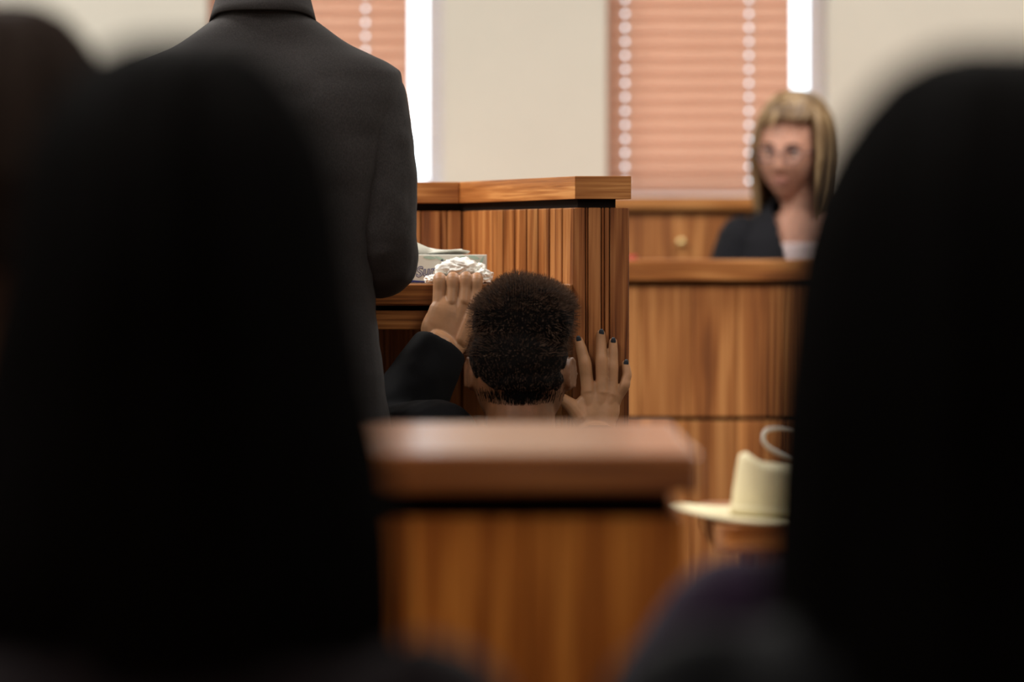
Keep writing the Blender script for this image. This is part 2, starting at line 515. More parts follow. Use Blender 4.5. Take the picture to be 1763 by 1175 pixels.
window('window_2', w2, 'tall white framed window behind the blond woman')

# wooden blinds: every slat pierced by cord holes that let the daylight through
def slat_mesh(x0, x1, holes, h=0.052, hs=(0.0085, 0.011)):
    """local mesh: slat in the xz plane (thin in y), origin at its middle height"""
    bm = bmesh.new()
    t = 0.0035
    def bx(a, b, c, d):
        q = box_bm((a, -t / 2, c), (b, t / 2, d))
        me = bpy.data.meshes.new('t'); q.to_mesh(me); q.free(); bm.from_mesh(me); bpy.data.meshes.remove(me)
    xs = [x0]
    for hx in holes: xs += [hx - hs[0] / 2, hx + hs[0] / 2]
    xs.append(x1)
    for i in range(len(xs) - 1):
        if i % 2 == 0: bx(xs[i], xs[i + 1], -h / 2, h / 2)
        else:
            bx(xs[i], xs[i + 1], -h / 2, -hs[1] / 2 - 0.004); bx(xs[i], xs[i + 1], hs[1] / 2 - 0.004, h / 2)
    me = bpy.data.meshes.new('slat'); bm.to_mesh(me); bm.free()
    me.materials.append(M['slat'])
    return me

def blind(label, x0, x1, zb, zt, holes):
    yb = WD + 0.05
    root = thing('window_blind', label, 'blind', ((x0 + x1) / 2, yb, zb))
    B = base_of(root)
    pitch = 0.0385
    hl = [h - B.x for h in holes]
    me = slat_mesh(x0 - B.x, x1 - B.x, hl)
    n = int((zt - zb - 0.06) / pitch)
    for i in range(n):
        o = bpy.data.objects.new('slat', me); COL.objects.link(o); o.parent = root
        zz = zb + 0.04 + i * pitch
        tilt = math.radians(17)
        if zz > Z(115, WD): tilt = math.radians(15 + 5 * math.sin(i * 2.1))
        o.location = (0, random.uniform(-0.001, 0.001), zz - B.z)
        o.rotation_euler = (-tilt, 0, random.uniform(-0.0012, 0.0012))
    box('bottom_rail', (x0, yb - 0.02, zb), (x1, yb + 0.02, zb + 0.016), M['slat'], root, 0.003)
    box('head_rail', (x0, yb - 0.03, zt - 0.05), (x1, yb + 0.03, zt), M['slat'], root, 0.003)
    for h in holes:
        g = Geo(); g.tube([(h + 0.006, yb - 0.027, zb + 0.008), (h + 0.006, yb - 0.027, zt - 0.02)], [0.0009, 0.0009], 6, sub=1)
        link_mesh('ladder_cord', g.mesh(), M['white_plastic'], root)
    return root
blind('wooden slat blind behind the suited man', X(358, WD), X(704, WD), w1[2] + 0.019, w1[3] - 0.002,
      [X(392, WD), X(628, WD)])
blind('wooden slat blind beside the blond woman', X(1046, WD), X(1364, WD), w2[2] + 0.019, w2[3] - 0.002,
      [X(1077, WD), X(1291, WD)])
# white beads added to stand in for the light dots beside each blind
def light_dot_beads(label, px, zlow, ztop):
    root = thing('light_dot_beads', label, 'light dots', (X(px, WD), WD + 0.06, zlow))
    me = None
    x, y = X(px, WD), WD + 0.06
    g = Geo(); g.tube([(x, y, zlow), (x, y, ztop)], [0.0008, 0.0008], 6, sub=1)
    link_mesh('cord', g.mesh(), M['white_plastic'], root)
    g = Geo(); g.ell((x, y, zlow), (0.007, 0.007, 0.007), nu=12, nv=8)
    first = link_mesh('bead', g.mesh(), M['white_plastic'], root, smooth=True)
    z = zlow + 0.0385; i = 0
    while z < ztop:
        o = first.copy(); COL.objects.link(o); o.parent = root; o.location = (0, 0, z - zlow)
        z += 0.0385
    return root
light_dot_beads('added white light-dot beads beside blind behind the suited man', 752, w1[2] + 0.06, w1[3] - 0.03)
light_dot_beads('added white light-dot beads beside blind next to blond woman', 1415, w2[2] + 0.06, w2[3] - 0.03)

# ------------------------------------------------------------------ cabinet under the window
def cabinet():
    y0, y1 = 10.5, WD - 0.02
    x0, x1 = X(640, y0), X(640, y0) + 0.46 * 5
    zt = Z(338, y0); zf = 0.272
    root = thing('low_cabinet', 'low oak cabinet with brass knobs under the windows', 'cabinet', ((x0 + x1) / 2, (y0 + y1) / 2, zf))
    box('cabinet_top', (x0 - 0.03, y0 - 0.025, zt - 0.034), (x1 + 0.03, y1, zt), M['oak_h'], root, 0.004)
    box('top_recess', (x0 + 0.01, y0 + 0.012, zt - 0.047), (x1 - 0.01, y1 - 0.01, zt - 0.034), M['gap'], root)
    box('carcass', (x0, y0 + 0.02, zf), (x1, y1, zt - 0.047), M['oak_far'], root)
    n = 5; w = (x1 - x0) / n
    kx = X(1172, y0)
    for i in range(n):
        a = x0 + i * w
        d = box('door', (a + 0.002, y0, zf + 0.06), (a + w - 0.002, y0 + 0.02, zt - 0.049), M['oak_far'], root, 0.003)
        g = Geo()
        # knob sits at the same spot on every door
        off = (kx - x0) % w
        kz = Z(418, y0)
        g.tube([(a + off, y0 + 0.001, kz), (a + off, y0 - 0.014, kz)], [0.005, 0.005], 12, sub=1)
        g.ell((a + off, y0 - 0.022, kz), (0.0125, 0.009, 0.0125))
        link_mesh('knob', g.mesh(), M['brass'], d, smooth=True)
cabinet()

# ------------------------------------------------------------------ clerk's bench
def bench():
    y0 = 8.6; y1 = 9.0
    x0, x1 = -0.35, 2.75
    zt = Z(448, y0)
    root = thing('courtroom_bench', 'long oak clerk bench with a thick rail in front of the blond woman', 'bench', ((x0 + x1) / 2, y0, 0.0))
    box('cap_rail', (x0 - 0.03, y0 - 0.02, zt - 0.044), (x1 + 0.03, y1 + 0.05, zt), M['oak_h'], root, 0.004)
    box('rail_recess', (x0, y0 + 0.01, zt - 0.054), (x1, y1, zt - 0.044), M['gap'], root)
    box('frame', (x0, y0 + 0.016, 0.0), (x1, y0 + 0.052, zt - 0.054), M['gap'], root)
    zg0, zg1 = Z(725, y0), Z(718, y0)
    w = 0.1036
    n = int(round((x1 - x0) / w))
    for (a, b_) in ((zg1, zt - 0.055), (0.09, zg0)):
        x = x0
        for i in range(n):
            ww = (x1 - x0) / n
            box('plank', (x + 0.0004, y0, a), (x + ww - 0.0004, y0 + 0.016, b_), M['oak_far'], root, 0.0012, segs=1)
            x += ww
    box('plinth', (x0, y0 - 0.006, 0.0), (x1, y0 + 0.016, 0.088), M['oak_h'], root, 0.003)
    for xx in (x0, x1 - 0.04):
        box('end_panel', (xx, y0 + 0.053, 0.0), (xx + 0.04, 8.658, zt - 0.055), M['oak_v'], root, 0.002)
bench()
rf = thing('red_folder', 'small red folder lying on the clerk bench rail', 'folder', (X(1074, 8.75), 8.78, Z(448, 8.6)))
zt = Z(448, 8.6)
prism('back_cover', [(X(1050, 8.7), 8.7), (X(1094, 8.7), 8.7), (X(1097, 8.88), 8.88), (X(1053, 8.88), 8.88)], zt, zt + 0.002, M['red'], rf)
prism('sheets', [(X(1051, 8.7), 8.705), (X(1092, 8.7), 8.705), (X(1095, 8.88), 8.875), (X(1054, 8.88), 8.875)], zt + 0.002, zt + 0.006, M['print_white'], rf)
prism('front_cover', [(X(1050, 8.7), 8.7), (X(1094, 8.7), 8.7), (X(1097, 8.88), 8.88), (X(1053, 8.88), 8.88)], zt + 0.006, zt + 0.009, M['red'], rf)

# ------------------------------------------------------------------ witness stand
YS = 6.45
ZCAP1, ZCAP0, ZPAN = Z(303.5, YS), Z(343, YS), Z(358, YS)
def stand():
    root = thing('witness_stand', 'oak witness stand with fluted boards and a shelf', 'witness stand', (-0.3, 6.8, 0.0))
    E = Vector((X(988, YS), YS)); Fp = Vector((X(797, 7.0), 7.0))
    wdir = (Fp - E).normalized(); Ls = (Fp - E).length
    nrm = Vector((-wdir.y, wdir.x))            # points to the inside (left, towards camera)
    if nrm.x > 0: nrm = -nrm
    R = Vector((X(1083, YS), YS))
    thick = R.x - E.x
    xl = -1.02                                  # left end of the back wall
    # cores
    e = 0.008
    Ein = E - nrm * e + Vector((0, e)); Fin = Fp - nrm * e
    core = [(E.x + e, YS + e), (R.x - 0.002, YS + e), (R.x - 0.002 + wdir.x * (Ls + 0.1), YS + wdir.y * (Ls + 0.1)), (Fp.x - nrm.x * e + wdir.x * 0.1, Fp.y + wdir.y * 0.1), (Fp.x - nrm.x * e, Fp.y - nrm.y * e + 0.004)]
    prism('side_core', core, 0.0, ZPAN - 0.001, M['oak_v'], root)
    box('back_core', (xl, 7.0 + e, 0.0), (Fp.x + 0.02, 7.06, ZPAN - 0.001), M['oak_v'], root)
    # left return wall, hidden by the man from here
    box('side_core', (xl - 0.06, YS, 0.0), (xl, 7.06, ZPAN - 0.001), M['oak_v'], root)
    # inner side: narrow fluted strips, then one plain board
    def sboard(s0, s1, name='board', proud=0.0, th=0.009):
        p0 = E + wdir * s0; p1 = E + wdir * s1
        q = [p0 + nrm * proud, p1 + nrm * proud, p1 - nrm * (th - 0.001), p0 - nrm * (th - 0.001)]
        prism(name, [(a.x, a.y) for a in q], 0.02, ZPAN, M['oak_v'], root, 0.0015)
    sboard(0.4205, Ls - 0.002)
    s = 0.0005; i = 0
    wid = [0.031, 0.026, 0.034, 0.0285, 0.024, 0.033, 0.03, 0.027, 0.036, 0.025, 0.031, 0.029, 0.0345, 0.0265]
    tot = sum(wid)
    for i, w in enumerate(wid):
        ww = w / tot * 0.42
        sboard(s, s + ww - 0.0035, proud=0.0 if i % 2 else 0.0015)
        # thin fillet in the groove
        s += ww
    # back wall boards
    x = Fp.x - 0.002
    widths = [0.024, 0.012, 0.034, 0.012, 0.05, 0.012] * 10
    for i, w in enumerate(widths):
        if x - w < xl: break
        pr = 0.0 if w > 0.013 else 0.004
        box('board', (x - w, 7.0 + pr, 0.02), (x - 0.0015, 7.0 + e, ZPAN), M['oak_v'], root, 0.0012, segs=1)
        x -= w
    # end face: fluted trim
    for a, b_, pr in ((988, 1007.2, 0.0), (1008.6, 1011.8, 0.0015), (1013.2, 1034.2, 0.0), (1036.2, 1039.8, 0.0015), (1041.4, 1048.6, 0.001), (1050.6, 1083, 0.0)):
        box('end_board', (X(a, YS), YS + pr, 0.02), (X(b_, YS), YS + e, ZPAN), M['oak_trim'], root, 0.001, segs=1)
    # recess under the cap
    rec = [(E.x + 0.006, YS + 0.006), (X(1060, YS), YS + 0.006), (X(1060, YS) + wdir.x * (Ls + 0.07), YS + wdir.y * (Ls + 0.07)), (xl, 7.06), (xl, 7.012), (Fp.x - 0.004, 7.012)]
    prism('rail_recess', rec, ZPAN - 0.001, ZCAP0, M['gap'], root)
    # cap rail: side piece and back piece, mitred at the inner corner
    o = 0.006
    c0 = Vector((X(990, YS - o), YS - o)); c1 = Vector((X(1087, YS - o), YS - o))
    f0 = Fp + nrm * o + Vector((0, -o))
    out = Vector((c1.x + wdir.x * (Ls + 0.12), c1.y + wdir.y * (Ls + 0.12)))
    bk = Vector((f0.x + 0.02, 7.11))
    m1 = Vector((c1.x + wdir.x * .09, c1.y + wdir.y * .09))
    prism('cap_rail', [(c0.x, c0.y), (c1.x, c1.y), (m1.x, m1.y)], ZCAP0, ZCAP1, M['oak_h'], root, 0.0008)
    cs = prism('cap_rail', [(c0.x, c0.y + .0005), (m1.x, m1.y + .0005), (out.x, out.y), (bk.x, out.y), (f0.x, f0.y)], ZCAP0, ZCAP1, M['oak_h'], root, 0.0008)
    ang = math.atan2(wdir.y, wdir.x)
    cs.data.transform(Matrix.Rotation(-ang, 4, 'Z')); cs.rotation_euler.z = ang
    prism('cap_rail', [(f0.x - 0.0006, f0.y), (bk.x - 0.0006, out.y), (xl - 0.08, out.y), (xl - 0.08, f0.y)], ZCAP0, ZCAP1, M['oak_h'], root, 0.0015)
    box('cap_rail', (xl - 0.08, YS - o, ZCAP0), (xl + 0.02, f0.y - 0.0006, ZCAP1), M['oak_h'], root, 0.0015)
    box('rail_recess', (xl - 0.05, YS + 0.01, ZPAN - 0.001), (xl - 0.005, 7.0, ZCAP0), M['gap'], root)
    # shelf and its apron
    yf = 6.42
    zs = Z(489.5, yf)
    sr = E + wdir * 0.0 + nrm * 0.001
    back = E + wdir * (Ls - 0.004) + nrm * 0.002
    shelf = [(xl + 0.001, yf), (X(983, yf), yf), (sr.x - 0.001, YS + 0.004), (back.x - 0.002, 6.997), (xl + 0.001, 6.997)]
    prism('shelf', shelf, zs - 0.034, zs, M['oak_h'], root, 0.003)
    p = E + wdir * 0.03
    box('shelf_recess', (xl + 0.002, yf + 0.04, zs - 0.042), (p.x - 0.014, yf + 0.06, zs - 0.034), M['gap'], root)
    box('apron', (xl + 0.002, yf + 0.012, Z(568, yf)), (X(975, yf), yf + 0.03, zs - 0.042), M['oak_h'], root, 0.002)
    return zs
ZSH = stand()

# ------------------------------------------------------------------ tissue box, tissues
def tissue_box():
    y0, y1 = 6.56, 6.68
    x1 = X(838, y0); x0 = x1 - 0.232
    z0, z1 = ZSH + 0.0005, Z(439, y0)
    root = thing('tissue_box', 'flat pale tissue box with leaf print on the witness shelf', 'tissue box', ((x0 + x1) / 2, (y0 + y1) / 2, z0))
    box('carton', (x0, y0, z0), (x1, y1, z1), M['card'], root, 0.0008, segs=1)
    # printed bottom stripe, tapering to the right
    h = (z1 - z0)
    yy = y0 - 0.0004
    def flat(name, pts, mat, th=0.0003, y=yy, parent=root):
        bm = bmesh.new()
        a = [bm.verts.new((p[0], y - th, p[1])) for p in pts]; b_ = [bm.verts.new((p[0], y, p[1])) for p in pts]
        bm.faces.new(a); bm.faces.new(b_[::-1])
        for i in range(len(pts)):
            bm.faces.new((a[i], b_[i], b_[(i + 1) % len(pts)], a[(i + 1) % len(pts)]))
        return from_bm(name, bm, mat, parent)
    xx = lambda px: X(px, y0); zz = lambda py: Z(py, y0)
    flat('stripe', [(x0 + 0.002, z0 + 0.001), (xx(742), z0 + 0.001), (xx(728), z0 + 0.0035), (xx(700), z0 + 0.0055), (x0 + 0.002, z0 + 0.0065)], M['navy'])
    rr = random.Random(3)
    def leaf(px, py, ang, ln, wd):
        c = Vector((xx(px), zz(py)))
        d = Vector((math.cos(ang), math.sin(ang))); n = Vector((-d.y, d.x))
        pts = []
        for t in np.linspace(0, 1, 8):
            pts.append(c + d * ln * t + n * wd * math.sin(math.pi * t) ** 0.8)
        for t in np.linspace(1, 0, 8)[1:-1]:
            pts.append(c + d * ln * t - n * wd * math.sin(math.pi * t) ** 0.8)
        pts = [(p.x, min(max(p.y, z0 + 0.001), z1 - 0.001)) for p in pts]
        flat('leaf_print', pts, M['green'])
    leaf(728, 443, -0.1, 0.022, 0.0026); leaf(748, 442, -0.35, 0.018, 0.0022); leaf(833, 441, -2.0, 0.02, 0.002)
    leaf(806, 441, -0.25, 0.02, 0.0028); leaf(822, 450, -1.9, 0.014, 0.0018); leaf(790, 443, 0.0, 0.012, 0.0018)
    leaf(700, 442, -0.2, 0.02, 0.002)
    # lettering
    def text(body, size, mat, off, x, z, y, name):
        cu = bpy.data.curves.new('t', 'FONT'); cu.body = body; cu.size = size; cu.offset = off; cu.shear = 0.25; cu.extrude = 0.00012
        cu.space_character = 1.04
        o = bpy.data.objects.new('t', cu); COL.objects.link(o)
        dg = bpy.context.evaluated_depsgraph_get()
        me = bpy.data.meshes.new_from_object(o.evaluated_get(dg))
        bpy.data.objects.remove(o)
        me.transform(Matrix.Translation((x, y, z)) @ Matrix.Rotation(math.pi / 2, 4, 'X') @ Matrix.Rotation(math.radians(6), 4, 'Z'))
        return link_mesh(name, me, mat, root)
    text('Surpass', 0.0225, M['navy'], 0.0008, xx(716), zz(477), yy - 0.0002, 'lettering_outline')
    text('Surpass', 0.0225, M['print_white'], -0.0004, xx(716), zz(477), yy - 0.0005, 'lettering_fill')
    for px, py in ((832, 466), (836, 468), (829, 468), (758, 449)):
        flat('print_dot', [(xx(px), zz(py)), (xx(px + 5), zz(py + 1)), (xx(px + 4), zz(py - 3))], M['navy'])
    # opening rim and the sheets standing out of it
    yc = (y0 + y1) / 2
    box('opening_rim', (x0 + 0.05, yc - 0.025, z1), (x1 - 0.04, yc + 0.025, z1 + 0.0006), M['print_white'], root)
    def sheet(name, ctrl, tip):
        """folded sheet: grid between two polylines"""
        v = []; f = []
        nu, nv = len(ctrl), 6
        for i, (a, b_) in enumerate(zip(ctrl, tip)):
            for j in range(nv):
                t = j / (nv - 1)
                p = Vector(a).lerp(Vector(b_), t)
                p.y += 0.004 * math.sin(5 * t + i * 1.7) + 0.002 * math.sin(i * 2.9)
                p.z += 0.0015 * math.sin(7 * t + i * 2.3)
                v.append(p)
        for i in range(nu - 1):
            for j in range(nv - 1):
                f.append((i * nv + j, (i + 1) * nv + j, (i + 1) * nv + j + 1, i * nv + j + 1))
        o = mk(name, v, f, M['tissue'], root, smooth=True)
        s = o.modifiers.new('thick', 'SOLIDIFY'); s.thickness = 0.0006
        d = o.modifiers.new('sub', 'SUBSURF'); d.levels = 2; d.render_levels = 2
        return o
    Q = lambda px, py, y: P(px, py, y)
    sheet('tissue_sheet', [Q(664, 439, yc), Q(690, 439, yc), Q(716, 439, yc), Q(745, 438.5, yc)],
          [Q(655, 395, yc + 0.01), Q(692, 400, yc - 0.02), Q(716, 417, yc - 0.025), Q(747, 431, yc - 0.01)])
    sheet('tissue_sheet', [Q(735, 440, yc), Q(757, 440, yc), Q(778, 440, yc + 0.005), Q(797, 440, yc + 0.01)],
          [Q(735, 436, yc - 0.01), Q(762, 432, yc - 0.03), Q(790, 428, yc - 0.03), Q(812, 434, yc - 0.02)])
    sheet('tissue_sheet', [Q(700, 440, yc + 0.012), Q(730, 440, yc + 0.012), Q(760, 440, yc + 0.014), Q(785, 440, yc + 0.014)],
          [Q(712, 418, yc + 0.01), Q(733, 426, yc + 0.0), Q(765, 431, yc + 0.01), Q(800, 429, yc + 0.0)])
tissue_box()

def crumpled(label, px, py, D, rx, ry, rz, seed):
    bm = bmesh.new()
    bmesh.ops.create_icosphere(bm, subdivisions=5, radius=1.0)
    c = P(px, py, D)
    off = Vector((seed * 3.1, seed * 1.7, seed * 5.3))
    for v in bm.verts:
        d = v.co.normalized()
        p = d * 1.5 + off
        w = Vector((mnoise.noise(p * 1.3), mnoise.noise(p * 1.3 + Vector((5, 2, 1))), mnoise.noise(p * 1.3 + Vector((1, 8, 3)))))
        q = p + w * 0.8
        r = 1.0 + 0.34 * mnoise.noise(q) - 0.42 * abs(mnoise.noise(q * 1.15)) - 0.10 * abs(mnoise.noise(q * 2.6)) + 0.10
        v.co = Vector((c.x + d.x * r * rx, c.y + d.y * r * ry, c.z + d.z * r * rz))
        if v.co.z < ZSH + 0.0004: v.co.z = ZSH + 0.0004
    o = from_bm('crumpled_tissue', bm, M['tissue'], None, (c.x, c.y, ZSH), smooth=True)
    tag(o, label, 'tissue', 'used tissues on the witness shelf')
crumpled('largest crumpled white tissue in front of the tissue box', 779, 471, 6.515, 0.028, 0.022, 0.020, 1)
crumpled('crumpled white tissue on top of the used tissue heap', 792, 461, 6.505, 0.027, 0.020, 0.0165, 2.3)
crumpled('crumpled white tissue at right end of tissue heap', 830, 477, 6.50, 0.0165, 0.018, 0.0125, 4)
crumpled('spread crumpled white tissue left under the heap', 752, 482, 6.50, 0.017, 0.02, 0.009, 6.1)
crumpled('ruffled white tissue between heap and box corner', 815, 466, 6.525, 0.021, 0.016, 0.0115, 8.7)

# ------------------------------------------------------------------ heads, hair, hands
def sm(a, b, x):
    t = min(max((x - a) / (b - a), 0), 1)
    return t * t * (3 - 2 * t)
def gs(x, c, s): return math.exp(-((x - c) / s) ** 2)

def head_geo(g, c, yaw=0.0, pitch=0.0, roll=0.0, k=1.0, ears=True):
    """closed head; face towards +Y before rotation (yaw about Z, pitch nods)"""
    R = Matrix.Rotation(yaw, 3, 'Z') @ Matrix.Rotation(pitch, 3, 'X') @ Matrix.Rotation(roll, 3, 'Y')
    nu, nv = 64, 48
    v = []; f = []
    for j in range(nv + 1):
        th = math.pi * (0.01 + 0.98 * j / nv)
        for i in range(nu):
            ph = 2 * math.pi * i / nu
            x, y, z = math.sin(th) * math.cos(ph), math.sin(th) * math.sin(ph), math.cos(th)
            lo = sm(0.05, -0.95, z)
            X_ = 0.074 * x * (1 - 0.20 * lo) * (1 + 0.10 * gs(z, -0.55, 0.4))
            Y_ = 0.097 * y
            Z_ = 0.118 * z
            if y < 0: Y_ *= (1 - 0.42 * lo)
            else: Y_ *= (1 - 0.05 * lo) * (1 - 0.06 * gs(z, 0.5, 0.4))
            if y > 0.1:
                fr = sm(0.1, 0.6, y)
                Y_ += fr * (0.016 * gs(x, 0, 0.13) * gs(z, -0.06, 0.17) + 0.020 * gs(x, 0, 0.16) * gs(z, -0.24, 0.10))
                Y_ += fr * 0.006 * gs(abs(x), 0.13, 0.08) * gs(z, -0.27, 0.07)
                Y_ -= fr * 0.013 * gs(abs(x), 0.40, 0.19) * gs(z, 0.03, 0.13)
                Y_ += fr * 0.005 * gs(abs(x), 0.36, 0.3) * gs(z, 0.22, 0.09)
                Y_ += fr * 0.007 * gs(abs(x), 0.52, 0.2) * gs(z, -0.22, 0.2)
                Y_ += fr * 0.007 * gs(x, 0, 0.24) * (gs(z, -0.465, 0.05) + gs(z, -0.57, 0.055))
                Y_ -= fr * 0.004 * gs(x, 0, 0.26) * gs(z, -0.515, 0.03)
                Y_ += fr * 0.012 * gs(x, 0, 0.3) * gs(z, -0.85, 0.14)
            v.append(Vector(c) + R @ Vector((X_, Y_, Z_)) * k)
    for j in range(nv):
        for i in range(nu):
            f.append((j * nu + i, (j + 1) * nu + i, (j + 1) * nu + (i + 1) % nu, j * nu + (i + 1) % nu))
    f.append(tuple(range(nu))); f.append(tuple(nv * nu + q for q in range(nu))[::-1])
    g.add(v, f)
    if ears:
        for s in (-1, 1):
            ec = Vector(c) + R @ Vector((s * 0.079, -0.008, -0.008)) * k
            Er = R @ Matrix.Rotation(s * math.radians(-18), 3, 'Z') @ Matrix.Rotation(math.radians(-10), 3, 'X')
            g.ell(ec, (0.0055 * k, 0.017 * k, 0.028 * k), Er)
            # helix rim
            pts = []
            for a in np.linspace(-60, 215, 12):
                a = math.radians(a)
                pts.append(ec + Er @ Vector((s * 0.004, -0.017 * math.cos(a) , 0.027 * math.sin(a))) * k)
            g.tube(pts, [0.0038 * k] * len(pts), 8, sub=2)
    return R

def eyes(c, R, k, parent, ex=0.03):
    for s in (-1, 1):
        ec = Vector(c) + R @ Vector((s * ex, 0.0725, 0.003)) * k
        g = Geo(); g.ell(ec, (0.0122 * k, 0.0115 * k, 0.0075 * k), R)
        e = link_mesh('eye', g.mesh(), M['eye_white'], parent, smooth=True)
        g = Geo(); g.ell(ec + R @ Vector((0, 0.0095, 0)) * k, (0.0065 * k, 0.0032 * k, 0.0065 * k), R)
        link_mesh('iris', g.mesh(), M['iris'], e, smooth=True)

def long_hair(c, R, k, length, mat, parent, face_gap=55, n=170, vol=1.0, seed=1, bangs=True, widen=0.0, thick=0.008, part=0.25):
    """cap plus tapered locks that run from the parting over the skull and hang down"""
    rr = random.Random(seed)
    g = Geo()
    c = Vector(c)
    sx, sy, sz = 0.081 * vol, 0.104 * vol, 0.124 * vol
    def surf(az, el):
        # az: 0 = face, 180 = back ; el: 90 = top
        a, e = math.radians(az), math.radians(el)
        return Vector((sx * math.cos(e) * math.sin(a), sy * math.cos(e) * math.cos(a), sz * math.sin(e)))
    # cap (closed shell over the top and back of the skull)
    v = []; f = []
    nu, nv = 40, 14
    for j in range(nv + 1):
        for i in range(nu):
            az = -180 + 360 * i / nu
            lim = 38 if abs(az) < face_gap else -35
            el = 90 - (90 - lim) * j / nv * 0.985 - 0.5
            v.append(surf(az, el) * 0.985)
    for j in range(nv + 1):
        for i in range(nu):
            v.append(v[j * nu + i] * 0.90)
    m = (nv + 1) * nu
    for j in range(nv):
        for i in range(nu):
            a, b_, d, e = j * nu + i, j * nu + (i + 1) % nu, (j + 1) * nu + (i + 1) % nu, (j + 1) * nu + i
            f.append((a, b_, d, e)); f.append((m + e, m + d, m + b_, m + a))
    for i in range(nu):
        a, b_ = nv * nu + i, nv * nu + (i + 1) % nu
        f.append((a, b_, m + b_, m + a))
    f.append(tuple(range(nu))[::-1]); f.append(tuple(m + i for i in range(nu)))
    g.add([c + R @ p * k for p in v], f)
    for q in range(n):
        az = rr.uniform(-180, 180)
        if abs(az) < face_gap:
            if not bangs: continue
            # fringe sweeping sideways from the parting
            st = surf(20, 80) + Vector((part * 0.1, 0, 0))
            side = 1 if az < 18 else 1
            e2 = rr.uniform(40, 54) if az < 10 else rr.uniform(30, 48)
            p1 = surf(az * 0.6, 62) * 1.03; p2 = surf(az, e2 + 8) * 1.04; p3 = surf(az + side * 14, e2 - 6) * 1.045
            pts = [surf(0, 86) * 1.0, p1, p2, p3]
            rad = [thick * 0.8, thick, thick * 0.85, thick * 0.3]
        else:
            ln = length * rr.uniform(0.9, 1.04)
            sgn = 1 if az > 0 else -1
            pts = [surf(az * 0.5, 84), surf(az, 60) * 1.01, surf(az, 30) * 1.02, surf(az, 0) * 1.03]
            z = 0.0; last = pts[-1]
            steps = 4
            for s in range(1, steps + 1):
                t = s / steps
                rad_xy = Vector((last.x, last.y, 0))
                kx = 1 + widen * t + 0.04 * math.sin(t * 3 + q)
                inw = 1 - 0.10 * t if widen == 0 else 1
                pts.append(Vector((rad_xy.x * kx * inw, rad_xy.y * (1 - 0.12 * t), last.z - ln * t + rr.uniform(-.004, .004))))
            rad = [thick * 0.7, thick, thick, thick, thick * 1.05, thick * 1.05, thick * 0.9, thick * 0.3]
        g.tube([c + R @ p * k for p in pts], [(a, a * 0.6) for a in rad], 6, sub=3)
    o = link_mesh('hair', g.mesh(), mat, parent, smooth=True)
    return o

